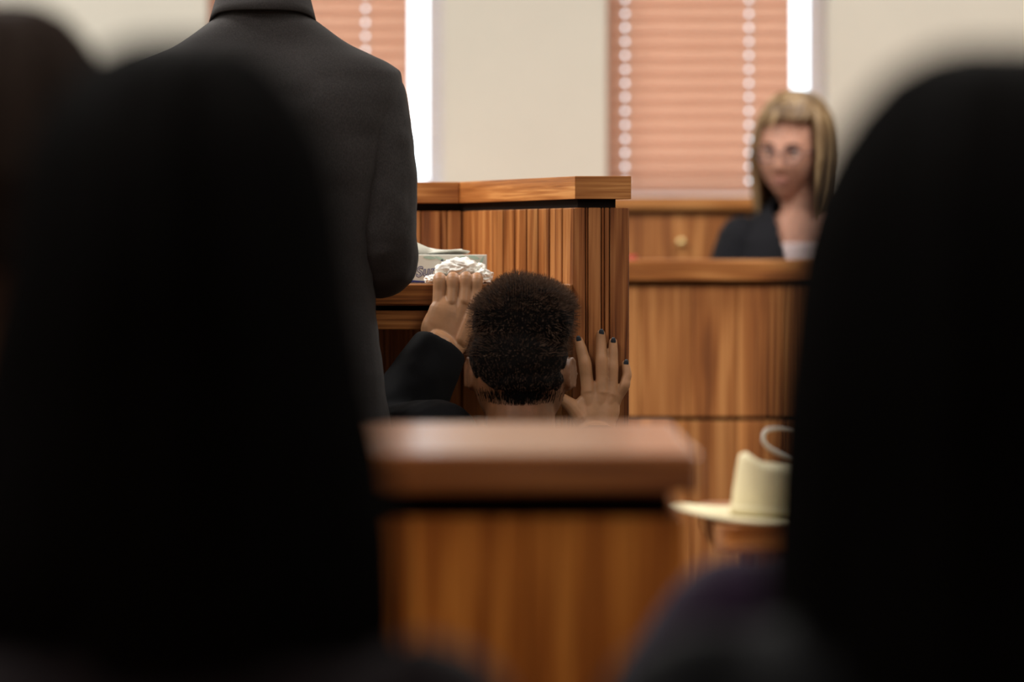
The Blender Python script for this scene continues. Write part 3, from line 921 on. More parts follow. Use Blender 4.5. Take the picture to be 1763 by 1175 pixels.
# ------------------------------------------------------------------ the man in the suit
def man():
    D = 6.05
    k = F_PX / D
    cx = X(446, D); cy = D + 0.09
    root = thing('person', 'man in a charcoal suit standing with his back turned', 'person', (cx, cy, 0.0))
    g = Geo()
    hc = Vector((cx, cy + 0.045, 1.735))
    R = head_geo(g, hc, 0.0, math.radians(-8))
    g.tube([(cx, cy, 1.45), (cx, cy + 0.01, 1.56), (cx, cy + 0.025, 1.66)], [0.075, 0.062, 0.058])
    g.stack([(0.86, cx, cy, .15, .095), (1.0, cx, cy, .16, .10), (1.15, cx, cy, .145, .095), (1.3, cx, cy, .165, .10), (1.42, cx, cy, .17, .09), (1.48, cx, cy, .12, .06)])
    for s in (-1, 1):
        g.tube([(cx + s * .165, cy, 1.42), (cx + s * .178, cy - .005, 1.2), (cx + s * .15, cy + .16, 1.19), (cx + s * .09, cy + .245, 1.215)], [.048, .042, .036, .026])
        # hand resting, fingers bent
        w = Vector((cx + s * .09, cy + .245, 1.215))
        g.tube([w, w + Vector((-s * .03, .04, .0))], [(.03, .015), (.04, .014)], up=(0, 0, 1), sub=1)
        for q in range(4):
            b0 = w + Vector((-s * (.02 + .018 * q) + s * .012, .062 - .006 * q, 0.002))
            g.tube([b0, b0 + Vector((-s * .012, .028, .002)), b0 + Vector((-s * .018, .044, -.014))], [.009, .008, .007], 10, sub=2)
        g.tube([w + Vector((-s * .02, .0, .01)), w + Vector((-s * .045, .012, .02)), w + Vector((-s * .065, .03, .018))], [.011, .01, .008], 10, sub=2)
        g.tube([(cx + s * .09, cy, .9), (cx + s * .1, cy + .01, .5), (cx + s * .105, cy, .09)], [.085, .06, .042])
        g.tube([(cx + s * .105, cy - .02, .045), (cx + s * .115, cy + .13, .04)], [.04, .035], sub=1)
    me = g.fused(0.006, 3)
    link_mesh('body', me, M['skin_fair'], root)
    eyes(hc, R, 1.0, root)
    # short hair
    g = Geo()
    v = []; f = []
    nu, nv = 40, 16
    for j in range(nv + 1):
        for i in range(nu):
            az = -180 + 360 * i / nu
            lim = 30 if abs(az) < 60 else (2 if abs(az) < 105 else -38)
            el = 90 - (90 - lim) * j / nv * 0.985 - 0.5
            a, e = math.radians(az), math.radians(el)
            rj = 1 + 0.02 * mnoise.noise(Vector((az * .1, el * .1, 1)))
            v.append(Vector((.079 * math.cos(e) * math.sin(a), .102 * math.cos(e) * math.cos(a), .125 * math.sin(e))) * rj)
    m = len(v)
    v += [p * 0.92 for p in v]
    for j in range(nv):
        for i in range(nu):
            a, b_, d, e = j * nu + i, j * nu + (i + 1) % nu, (j + 1) * nu + (i + 1) % nu, (j + 1) * nu + i
            f.append((a, b_, d, e)); f.append((m + e, m + d, m + b_, m + a))
    for i in range(nu):
        a, b_ = nv * nu + i, nv * nu + (i + 1) % nu
        f.append((a, b_, m + b_, m + a))
    f.append(tuple(range(nu))[::-1]); f.append(tuple(m + i for i in range(nu)))
    g.add([hc + R @ p for p in v], f)
    link_mesh('hair', g.mesh(), M['hair_brown'], root, smooth=True)
    # jacket body
    g = Geo()
    zz = lambda py: Z(py, D); hw = lambda px: (px - 446) / k
    g.stack([(0.76, cx, cy - .005, .208, .150), (0.86, cx, cy - .005, .206, .148), (zz(720), cx, cy, hw(667), .142), (zz(640), cx, cy, hw(657), .135),
             (zz(560), cx, cy, hw(647), .126), (zz(500), cx, cy, hw(641), .122), (zz(400), cx, cy, hw(645), .126), (zz(300), cx, cy, .190, .128),
             (zz(200), cx, cy, .206, .124), (zz(150), cx, cy, .212, .112), (zz(118), cx, cy, .210, .098), (zz(100), cx, cy, hw(662), .088),
             (zz(78), cx, cy + .005, hw(608), .080), (zz(50), cx, cy + .01, hw(565), .075), (zz(26), cx, cy + .012, hw(532), .070), (zz(6), cx, cy + .014, hw(516), .068)], ex=2.5)
    me = wrinkle(g.fused(0.006, 8), 0.0030, 8, 2.0)
    jk = link_mesh('jacket', me, M['suit'], root)
    for s in (-1, 1):
        g = Geo()
        pts = [(cx + s * .158, cy + .002, 1.432), (cx + s * .172, cy, 1.36), (cx + s * .178, cy - .003, 1.28), (cx + s * .180, cy - .002, 1.215),
               (cx + s * .176, cy + .035, 1.182), (cx + s * .165, cy + .10, 1.185), (cx + s * .135, cy + .19, 1.205), (cx + s * .105, cy + .225, 1.215)]
        g.tube(pts, [(.058, .072), (.057, .072), (.056, .068), (.056, .062), .056, .052, .045, .041], 24, sub=4)
        me = wrinkle(g.fused(0.005, 4), 0.0042, 16, 0.9)
        link_mesh('sleeve', me, M['suit'], jk)
    # jacket collar, stand-up shirt collar
    def collar(name, levels, mat, parent, th, gapdeg=50, drop=0.0):
        v = []; f = []; n = 48
        for (z, ra, rb, oy) in levels:
            for i in range(n + 1):
                a = math.radians(90 + gapdeg / 2 + (360 - gapdeg) * i / n)
                frontness = (1 + math.sin(a)) / 2
                v.append((cx + ra * math.cos(a), cy + oy + rb * math.sin(a), z - drop * frontness * frontness))
        for j in range(len(levels) - 1):
            for i in range(n):
                f.append((j * (n + 1) + i, j * (n + 1) + i + 1, (j + 1) * (n + 1) + i + 1, (j + 1) * (n + 1) + i))
        o = mk(name, v, f, mat, parent, smooth=True)
        s = o.modifiers.new('thick', 'SOLIDIFY'); s.thickness = th; s.offset = 1
        return o
    collar('collar', [(zz(15), .0795, .082, .012), (zz(2), .0765, .078, .014), (zz(-22), .071, .072, .018), (zz(-42), .067, .069, .020), (zz(-44), .063, .066, .020)], M['suit'], jk, 0.003, 50, 0.09)
    collar('shirt_collar', [(zz(0), .0655, .068, .018), (zz(-40), .0635, .066, .022), (zz(-58), .0630, .065, .024)], M['shirt'], root, 0.002, 20, 0.03)
    # trousers and shoes
    g = Geo()
    g.stack([(.74, cx, cy, .175, .12), (.86, cx, cy, .18, .12), (1.0, cx, cy, .165, .112)])
    for s in (-1, 1):
        g.tube([(cx + s * .09, cy, .86), (cx + s * .102, cy + .01, .5), (cx + s * .107, cy - .005, .06)], [(.095, .11), (.08, .085), (.068, .075)])
    link_mesh('trousers', wrinkle(g.fused(0.008, 3), 0.003, 8), M['suit'], root)
    for s in (-1, 1):
        g = Geo()
        g.tube([(cx + s * .106, cy - .03, .048), (cx + s * .115, cy + .06, .045), (cx + s * .12, cy + .17, .034)], [(.042, .046), (.045, .043), (.038, .03)], up=(0, 0, 1))
        link_mesh('shoe', g.fused(0.005, 3), M['black_cloth'], root)
man()

# ------------------------------------------------------------------ the kneeling woman at the stand
def kneeler():
    D = 6.12
    root = thing('person', 'kneeling woman with puffed up black hair gripping the witness stand', 'person', (X(895, D), D, 0.0))
    cx = X(896, D)
    hc = Vector((cx, D + 0.035, Z(640, D)))
    g = Geo()
    R = head_geo(g, hc, math.radians(-3), math.radians(-14), k=0.95)
    g.tube([(cx, D + .01, .80), (cx, D - .005, .88), (cx, D + .008, .965)], [(.075, .06), (.054, .054), (.052, .052)])
    # torso, thighs upright, shins flat on the floor behind her
    g.stack([(.45, cx, D + .02, .15, .10), (.6, cx, D + .02, .125, .09), (.75, cx, D + .02, .14, .09), (.83, cx, D + .01, .15, .075), (.875, cx, D, .09, .05)])
    LW, RW = P(757, 600, 6.36), P(1027, 752, 6.40)
    sh = [(cx - .125, D + .01, .905), (cx + .14, D, .86)]
    el = [P(662, 770, 6.30), P(1045, 960, 6.30)]
    for q, (s, w) in enumerate(((-1, LW), (1, RW))):
        g.tube([sh[q], el[q], Vector(el[q]).lerp(w, .6)], [.043, .037, .026], sub=6)
        g.tube([(cx + s * .09, D + .03, .48), (cx + s * .1, D + .06, .06)], [.08, .055], sub=1)
        g.tube([(cx + s * .1, D + .06, .06), (cx + s * .1, D - .33, .055)], [.055, .04], sub=1)
        g.tube([(cx + s * .1, D - .33, .05), (cx + s * .1, D - .46, .035)], [.035, .025], sub=1)
    body = g.fused(0.004, 3)
    # --- left hand: gripping the shelf edge, back of the hand to us
    gh = Geo()
    zt = ZSH
    fing = [((755, 524), (756.5, 486), (742, 584), 0.0101), ((777, 518), (779.5, 482.5), (757, 589), 0.0104), ((799, 516), (802, 480), (773, 591), 0.0104), ((817, 521), (820.5, 485.5), (791, 588), 0.0099)]
    for (m_, p_, w_, r) in fing:
        a = P(m_[0], m_[1], 6.395); b_ = P(p_[0], p_[1], 6.4065); cw = P(w_[0], w_[1], 6.380)
        b_.z = max(b_.z, zt + r * 0.5)
        top = Vector((b_.x, 6.418, zt + r * 0.95)); t2 = Vector((b_.x + .0015, 6.440, zt + r * 0.83)); t3 = Vector((b_.x + .003, 6.458, zt + r * .78))
        gh.tube([a + Vector((0, -.001, -.004)), a.lerp(b_, .5) + Vector((0, .001, 0)), b_, top, t2, t3], [r * 1.02, r * .97, r * 1.0, r * .95, r * .9, r * .72], 16, up=(0, -1, .2), sub=4)
        gh.tube([a + Vector((0, .0015, 0)), a.lerp(cw, .5) + Vector((0, .001, 0)), cw], [(r * 1.05, r * .98), (.0125, .0125), (.0135, .013)], 16, sub=4)
        gh.ell(a + Vector((0, -.0035, -.001)), (.0088, .0055, .011))     # knuckle
    gh.tube([P(785, 527, 6.397), P(779, 541, 6.391), P(772, 565, 6.386), P(767, 590, 6.380), LW], [(.032, .0105), (.038, .0125), (.039, .014), (.034, .016), (.028, .018)], 24, up=(0, 1, 0))
    gh.tube([P(744, 545, 6.393), P(738, 566, 6.387), P(744, 588, 6.380)], [(.010, .012), (.0125, .0135), (.014, .015)], 16)
    gh.tube([P(768, 584, 6.386), LW, LW.lerp(Vector(el[0]), .35)], [(.024, .010), (.027, .019), (.03, .028)], 18)
    # thumb under the shelf edge
    gh.tube([P(797, 575, 6.390), P(820, 558, 6.394), P(836, 536, 6.398), P(838, 520, 6.402)], [.013, .012, .0108, .0088], 14)
    handL = gh.fused(0.0012, 6)
    # --- right hand: flat against the end boards, fingers spread upwards
    gh = Geo()
    yp = YS
    def FB(px, py, h): return P(px, py, yp - h)
    F = [ # joints MCP, PIP, DIP, tip with height above the boards, radii
        ([(1013, 676, .022), (1007, 626, .015), (1001, 602, .0105), (996.5, 587, .008)], [.0116, .0104, .0090, .0072]),
        ([(1037, 678, .024), (1036, 622, .016), (1035, 596, .0105), (1034.5, 575, .008)], [.0116, .0100, .0086, .0070]),
        ([(1053, 681, .022), (1055, 634, .015), (1055.5, 608, .0105), (1055.5, 589, .008)], [.0108, .0090, .0080, .0067]),
        ([(1058, 692, .018), (1075, 665, .018), (1079.5, 645, .013), (1077, 627, .009)], [.0100, .0086, .0076, .0063])]
    wr = FB(1024, 746, .034)
    for pts, rad in F:
        q = [FB(*p) for p in pts]
        gh.tube([q[0], q[0].lerp(q[1], .5) + Vector((0, .001, 0)), q[1], q[1].lerp(q[2], .5), q[2], q[3]],
                [rad[0] * .98, (rad[0] + rad[1]) * .47, rad[1] * 1.02, (rad[1] + rad[2]) * .49, rad[2], rad[3]], 16, sub=4)
        gh.tube([q[0] + Vector((0, .002, 0)), q[0].lerp(wr, .5) + Vector((0, .001, 0)), wr], [rad[0] * 1.08, .0125, .014], 16)
        gh.ell(q[0] + Vector((0, -.004, .001)), (.0075, .006, .0095))
        gh.ell(q[1] + Vector((0, -.002, 0)), (rad[1] * .8, .0065, .007))
    gh.tube([FB(1036, 664, .018), FB(1036, 680, .019), FB(1031, 706, .025), wr], [(.021, .009), (.027, .012), (.031, .015), (.029, .019)], 24, up=(0, 1, 0))
    gh.tube([FB(1054, 692, .017), FB(1050, 716, .022), wr], [(.0115, .012), (.014, .014), (.016, .016)], 16)
    gh.tube([FB(1002, 722, .028), FB(990, 705, .024), FB(974, 692, .018), FB(958, 682, .014)], [.0165, .0135, .0105, .008], 14)
    gh.tube([FB(1008, 690, .020), FB(1000, 704, .023), FB(1004, 722, .028)], [.0115, .0145, .016], 14)
    gh.tube([FB(1026, 735, .026), RW, RW.lerp(Vector(el[1]), .35)], [(.022, .011), (.026, .021), (.03, .028)], 18)
    handR = gh.fused(0.0013, 4)
    hands = join_meshes([handL, handR])
    link_mesh('body', body, M['skin_brown'], root)  # darker than the hands: shade on the neck put into the skin colour
    hd = link_mesh('hands', hands, M['skin_tan'], root)
    hd['label'] = 'tan hands, one gripping the shelf and one flat on the boards'
    # nails on the spread hand
    for (px, py, ang, h) in ((996.3, 584.5, 12, .0155), (1035.6, 573.0, 3, .0150), (1056.0, 587.5, 0, .0150), (1078.0, 625.5, -6, .0155)):
        g = Geo()
        Rr = Matrix.Rotation(math.radians(-ang), 3, 'Y') @ Matrix.Rotation(math.radians(14), 3, 'X')
        g.ell(P(px, py, yp - h + .0012), (.0042, .0020, .0062), Rr)
        o = link_mesh('nail', g.mesh(), M['nail'], hd, smooth=True)
    eyes(hc, R, .95, root)
    # jacket with sleeves
    g = Geo()
    g.stack([(.36, cx, D + .02, .185, .135), (.5, cx, D + .02, .175, .125), (.6, cx, D + .02, .155, .115), (.75, cx, D + .02, .17, .115), (.82, cx, D + .01, .175, .095), (.86, cx, D + .005, .13, .08), (.885, cx, D, .085, .068)])
    for q, w in enumerate((LW, RW)):
        e = Vector(el[q]); s_ = Vector(sh[q])
        d_ = (w - e).normalized()
        tip = w + d_ * (.006 if q == 0 else .004)
        g.tube([s_, s_.lerp(e, .5), e], [.070, .068, .064], 20, sub=4)
        g.tube([e, e.lerp(tip, .5), tip], [.064, .056, .043 if q == 0 else .038], 24, sub=4, caps=False)
    jm = g.fused(0.005, 3)
    link_mesh('jacket', wrinkle(jm, .003, 14), M['black_cloth'], root)
    g = Geo()
    for s in (-1, 1):
        g.tube([(cx + s * .09, D + .03, .46), (cx + s * .1, D + .065, .078)], [.1, .075], sub=1)
        g.tube([(cx + s * .1, D + .06, .072), (cx + s * .1, D - .36, .062)], [.07, .055], sub=1)
    g.stack([(.38, cx, D + .02, .17, .12), (.5, cx, D + .02, .165, .115)])
    link_mesh('trousers', g.fused(0.008, 3), M['black_cloth'], root)
    for s in (-1, 1):
        g = Geo(); g.tube([(cx + s * .1, D - .35, .055), (cx + s * .1, D - .5, .04)], [(.045, .045), (.04, .034)], sub=1)
        link_mesh('shoe', g.fused(0.006, 2), M['black_cloth'], root)
    # hair: cap, lower back hair and the big puff
    g = Geo()
    c1 = P(893, 640, D + .03)
    g.ell(c1 + Vector((0, 0.0, .020)), (.0745, .094, .070), nu=36, nv=26)
    g.ell(P(898, 651, D + .020), (.067, .079, .034), nu=36, nv=26)
    g.ell(P(902, 655, D + .004), (.060, .046, .032), nu=24, nv=18)
    cp = P(901, 548, D + .03)
    n0 = len(g.v)
    # puff as a squarish superellipsoid
    v = []; f = []; nu, nv = 44, 30
    for j in range(nv + 1):
        th = math.pi * (.01 + .98 * j / nv)
        for i in range(nu):
            ph = 2 * math.pi * i / nu
            d = Vector((math.sin(th) * math.cos(ph), math.sin(th) * math.sin(ph), math.cos(th)))
            p = Vector([math.copysign(abs(q) ** .82, q) for q in d])
            rr = 1 + .07 * mnoise.noise(d * 2.1 + Vector((3, 1, 7))) + .03 * mnoise.noise(d * 6)
            bump = .009 * gs(d.x, -.12, .22) * max(d.z, 0) - .014 * sm(-.2, -.9, d.x) * max(d.z, 0)
            v.append(cp + Vector((p.x * .077 * rr, p.y * .080 * rr, p.z * .055 * rr + bump)))
    for j in range(nv):
        for i in range(nu):
            f.append((j * nu + i, (j + 1) * nu + i, (j + 1) * nu + (i + 1) % nu, j * nu + (i + 1) % nu))
    f.append(tuple(range(nu))); f.append(tuple(nv * nu + q for q in range(nu))[::-1])
    g.add(v, f)
    hm = wrinkle(g.fused(0.0035, 4), .0022, 60)
    hair = link_mesh('hair', hm, M['hair_black'], root)
    # frizz: tens of thousands of fine kinked strands standing out of the hair
    hv = [v_.co.copy() for v_ in hm.vertices]; hn = [v_.normal.copy() for v_ in hm.vertices]
    base = base_of(hair)
    r2 = random.Random(11)
    vs = []; fs = []
    zsplit = P(0, 612, D).z
    for _ in range(42000):
        i = r2.randrange(len(hv))
        p = hv[i] + base; n = hn[i]
        puff = p.z > zsplit
        if not puff and (p.z < Z(690, D) or r2.random() < .7): continue
        if puff and p.z < Z(535, D) and r2.random() < .72: continue
        L_ = r2.uniform(.005, .015) if puff else r2.uniform(.002, .006)
        if not puff: n = (n * .5 + Vector((r2.uniform(-.3, .3), 0, 1))).normalized()
        t = n.orthogonal().normalized(); t.rotate(Matrix.Rotation(r2.uniform(0, 6.28), 3, n))
        w = .00017
        q = p - n * .002
        idx = len(vs)
        for s in range(4):
            pos = q + n * (L_ * s / 3) + Vector((r2.uniform(-1, 1), r2.uniform(-1, 1), r2.uniform(-1, 1))) * (.0016 * (s > 0))
            vs.append(pos - t * w); vs.append(pos + t * w)
        for s in range(3):
            fs.append((idx + 2 * s, idx + 2 * s + 1, idx + 2 * s + 3, idx + 2 * s + 2))
    fo = mk('frizz', vs, fs, M['hair_tip'], hair)
    fo['kind'] = 'stuff'
    # fine nape hairs
    vs = []; fs = []
    for _ in range(600):
        px = r2.gauss(896, 30); py = r2.uniform(680, 698) - abs(px - 893) * .05
        p = P(px, py, D)
        hit = Vector((p.x, D - .04 + (p.x - cx) ** 2 * 6, p.z))
        ok, loc, nor, _i = root.children[0].ray_cast(Vector((p.x, D - .3, p.z)) - base_of(root), Vector((0, 1, 0)))
        if not ok: continue
        p = loc + base_of(root)
        idx = len(vs); w = .0003
        up = Vector((r2.uniform(-.2, .2), -.25, 1)).normalized()
        for s in range(3):
            pos = p + up * (.006 * s) + nor * (.0006 + .0012 * s)
            vs.append(pos - Vector((w, 0, 0))); vs.append(pos + Vector((w, 0, 0)))
        for s in range(2):
            fs.append((idx + 2 * s, idx + 2 * s + 1, idx + 2 * s + 3, idx + 2 * s + 2))
    if vs:
        fo = mk('nape_hair', vs, fs, M['hair_black'], hair); fo['kind'] = 'stuff'
kneeler()

# ------------------------------------------------------------------ the blond woman behind the bench
def clerk():
    D = 9.72
    cx = X(1392, D)
    zf = 0.27
    root = thing('person', 'blond woman with glasses and black jacket seated behind the bench', 'person', (cx, D, zf))
    hc = Vector((X(1360, D), D - .01, Z(262, D)))
    yaw = math.pi - math.radians(20)
    g = Geo()
    R = head_geo(g, hc, yaw, math.radians(-7), math.radians(-3), k=.98)
    g.tube([(cx - .005, D + .015, 1.26), (cx - .014, D + .018, 1.32), (hc.x + .004, D + .012, hc.z - .06)], [(.075, .06), (.052, .052), (.052, .052)])
    g.stack([(.70, cx, D, .155, .11), (.85, cx, D, .13, .10), (1.0, cx, D, .145, .105), (1.15, cx, D, .145, .095), (1.225, cx, D + .005, .13, .075), (1.285, cx, D + .01, .08, .055)])
    for s in (-1, 1):
        g.tube([(cx + s * .140, D, 1.185), (cx + s * .195, D - .03, .98), (cx + s * .14, D - .2, 1.0), (cx + s * .07, D - .30, 1.02)], [.045, .038, .03, .022])
        w = Vector((cx + s * .07, D - .30, 1.02))
        g.tube([w, w + Vector((-s * .03, -.05, 0))], [(.026, .014), (.036, .013)], up=(0, 0, 1), sub=1)
        for q in range(4):
            b0 = w + Vector((-s * (.0 + .017 * q), -.06 + .004 * q, .002))
            g.tube([b0, b0 + Vector((-s * .012, -.03, 0)), b0 + Vector((-s * .015, -.052, -.012))], [.0085, .008, .007], 10, sub=2)
        g.tube([w + Vector((-s * .02, .0, .006)), w + Vector((-s * .05, -.01, .012)), w + Vector((-s * .068, -.02, .01))], [.01, .009, .008], 10, sub=2)
        g.tube([(cx + s * .09, D, .74), (cx + s * .1, D - .40, .73)], [.085, .06], sub=1)
        g.tube([(cx + s * .1, D - .40, .72), (cx + s * .1, D - .42, .34)], [.055, .04], sub=1)
        g.tube([(cx + s * .1, D - .40, .32), (cx + s * .1, D - .53, .31)], [.04, .034], sub=1)
    link_mesh('body', g.fused(0.0042, 2), M['skin_fair'], root)
    eyes(hc, R, .98, root)
    L_ = lambda p: hc + R @ Vector(p) * .98
    # lips and brows
    g = Geo()
    g.tube([L_((-.022, .0835, -.0605)), L_((-.008, .0895, -.0565)), L_((.008, .0895, -.0565)), L_((.022, .0835, -.0605))], [.002, .0036, .0036, .002], 8)
    g.tube([L_((-.021, .0835, -.0615)), L_((0, .0895, -.0665)), L_((.021, .0835, -.0615))], [.002, .0044, .002], 8)
    link_mesh('lips', g.mesh(), M['lip'], root, smooth=True)
    for s in (-1, 1):
        g = Geo(); g.tube([L_((s * .014, .092, .022)), L_((s * .03, .0895, .028)), L_((s * .047, .0795, .022))], [.002, .0028, .0015], 8)
        link_mesh('eyebrow', g.mesh(), M['hair_brown'], root, smooth=True)
    # spectacles
    sp = link_mesh('spectacles', (lambda g: (g.tube([L_((-.008, .106, .006)), L_((0, .108, .008)), L_((.008, .106, .006))], [.0014] * 3, 8), g.mesh())[1])(Geo()), M['lens_frame'], root, smooth=True)
    for s in (-1, 1):
        g = Geo(); pts = []
        for a in np.linspace(0, 2 * math.pi, 25):
            ca, sa = math.cos(a), math.sin(a)
            pts.append(L_((s * .032 + .024 * math.copysign(abs(ca) ** .8, ca), .103 - .004 * abs(ca) - (.006 if s * ca > 0 else 0) * abs(ca), .002 + .0155 * math.copysign(abs(sa) ** .8, sa))))
        g.tube(pts, [.0017] * len(pts), 8, sub=1)
        link_mesh('rim', g.mesh(), M['lens_frame'], sp, smooth=True)
        g = Geo(); g.tube([L_((s * .056, .096, .006)), L_((s * .073, .05, .006)), L_((s * .079, -.005, .004))], [.0014] * 3, 8)
        link_mesh('temple', g.mesh(), M['lens_frame'], sp, smooth=True)
    long_hair(hc + Vector((.013, .008, .002)), R, 1.03, .145, M['hair_blond'], root, face_gap=58, n=340, vol=1.12, seed=5, thick=.0095)
    # blouse, jacket
    g = Geo()
    g.stack([(.68, cx, D, .162, .117), (.85, cx, D, .138, .107), (1.0, cx, D, .152, .113), (1.15, cx, D, .160, .104), (1.215, cx, D, .15, .095)])
    link_mesh('blouse', g.fused(0.006, 3), M['pink_cloth'], root)
    # open jacket: shell with a V front cut away
    g = Geo()
    g.stack([(.66, cx, D + .004, .178, .130), (.85, cx, D + .004, .158, .122), (1.0, cx, D + .004, .172, .128), (1.14, cx, D + .004, .184, .120), (1.225, cx, D + .008, .180, .100), (1.275, cx, D + .014, .140, .084), (1.318, cx, D + .02, .086, .068), (1.345, cx, D + .026, .068, .058)])
    me = g.fused(0.006, 3)
    bm = bmesh.new(); bm.from_mesh(me)
    kill = []
    for fc in bm.faces:
        p = fc.calc_center_median()
        half = .012 + max(0, (p.z - 1.02)) * .26
        if p.y < D - .01 and abs(p.x - cx + .006) < half: kill.append(fc)
        elif p.z > 1.325: kill.append(fc)
    bmesh.ops.delete(bm, geom=kill, context='FACES')
    bm.to_mesh(me); bm.free(); 
    jk = link_mesh('jacket', wrinkle(me, .002, 14), M['jacket_black'], root)
    s_ = jk.modifiers.new('thick', 'SOLIDIFY'); s_.thickness = .004; s_.offset = 0
    for s in (-1, 1):
        g = Geo()
        g.tube([(cx + s * .158, D + .004, 1.222), (cx + s * .190, D - .005, 1.12), (cx + s * .205, D - .03, .98), (cx + s * .15, D - .19, .995), (cx + s * .09, D - .275, 1.015)], [.060, .058, .054, .045, .037], 20)
        link_mesh('sleeve', wrinkle(g.fused(0.005, 3), .0025, 16), M['jacket_black'], jk)
    g = Geo()
    g.stack([(.64, cx, D, .17, .13), (.78, cx, D, .168, .122)])
    for s in (-1, 1):
        g.tube([(cx + s * .09, D, .735), (cx + s * .1, D - .42, .72)], [.098, .074], sub=1)
        g.tube([(cx + s * .1, D - .41, .72), (cx + s * .1, D - .42, .36)], [.07, .055], sub=1)
    link_mesh('trousers', g.fused(0.009, 3), M['jacket_black'], root)
    for s in (-1, 1):
        g = Geo(); g.tube([(cx + s * .1, D - .39, .322), (cx + s * .1, D - .54, .308)], [(.045, .045), (.04, .034)], sub=1)
        link_mesh('shoe', g.fused(0.006, 2), M['black_cloth'], root)
    # her chair
    ch = thing('office_chair', 'black seat hidden behind the bench under the blond woman', 'chair', (cx, D, zf))
    from_bm('seat', box_bm((cx - .24, D - .24, .585), (cx + .24, D + .22, .645), .02), M['black_cloth'], ch)
    from_bm('backrest', box_bm((cx - .22, D + .165, .70), (cx + .22, D + .21, 1.10), .02), M['black_cloth'], ch)
    from_bm('back_post', box_bm((cx - .03, D + .205, .6), (cx + .03, D + .225, .95), .003), M['gap'], ch)
    g = Geo(); g.tube([(cx, D, .32), (cx, D, .59)], [.025, .025], sub=1); link_mesh('post', g.mesh(), M['gap'], ch)
    for a in range(5):
        t = a * 2 * math.pi / 5 + .3
        g = Geo(); g.tube([(cx, D, .33), (cx + .26 * math.cos(t), D + .26 * math.sin(t), .29)], [.018, .014], sub=1); link_mesh('foot', g.mesh(), M['gap'], ch)
clerk()

# ------------------------------------------------------------------ foreground counter
YP = 3.5
def counter():
    x1 = X(1204, YP); x0 = -1.05
    zt = Z(781, YP)
    y1 = 4.14
    root = thing('wooden_counter', 'polished oak counter in the foreground with a shiny top', 'counter', ((x0 + x1) / 2, (YP + y1) / 2, 0.0))
    box('top', (x0, YP, zt - 0.035), (x1, y1, zt), M['oak_top'], root, 0.004)
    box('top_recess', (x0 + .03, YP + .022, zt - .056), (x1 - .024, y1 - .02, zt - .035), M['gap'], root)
    xe = X(1166, YP)
    box('carcass', (x0 + .02, YP + .024, 0.0), (xe - .001, y1 - .012, zt - .056), M['oak_front'], root)
    n = 9; w = (xe - x0 - .02) / n
    for i in range(n):
        box('plank', (x0 + .02 + i * w + .0005, YP + .012, .08), (x0 + .02 + (i + 1) * w - .0005, YP + .024, zt - .0565), M['oak_front'], root, .0015, segs=1)
    box('plinth', (x0 + .02, YP + .006, 0), (xe, YP + .024, .078), M['oak_front'], root, .002)
    box('side_panel', (xe - .001, YP + .012, 0.0), (xe + .009, y1 - .012, zt - .0565), M['oak_front'], root, .001, segs=1)
counter()

# ------------------------------------------------------------------ table with the cream hat
def hat_table():
    y0 = 4.68
    zt = Z(906, y0)
    x0 = X(1232, y0); x1 = x0 + 1.3; y1 = y0 + .47
    root = thing('side_table', 'oak table carrying the cream hat', 'table', ((x0 + x1) / 2, (y0 + y1) / 2, 0))
    # top with a rounded near corner
    poly = []
    r = .03
    for (cx_, cy_, a0) in ((x0 + r, y0 + r, 180), (x1 - r, y0 + r, 270), (x1 - r, y1 - r, 0), (x0 + r, y1 - r, 90)):
        for q in range(6):
            a = math.radians(a0 + 90 * q / 5); poly.append((cx_ + r * math.cos(a), cy_ + r * math.sin(a)))
    prism('table_top', poly, zt - .030, zt, M['oak_h'], root, .003)
    box('apron', (x0 + .06, y0 + .05, zt - .11), (x1 - .06, y0 + .07, zt - .030), M['oak_h'], root, .002)
    box('apron', (x0 + .06, y1 - .07, zt - .11), (x1 - .06, y1 - .05, zt - .030), M['oak_h'], root, .002)
    for xx in (x0 + .05, x1 - .11):
        for yy in (y0 + .04, y1 - .10):
            box('leg', (xx, yy, 0), (xx + .06, yy + .06, zt - .030), M['oak_v'], root, .003)
    return zt
ZT = hat_table()

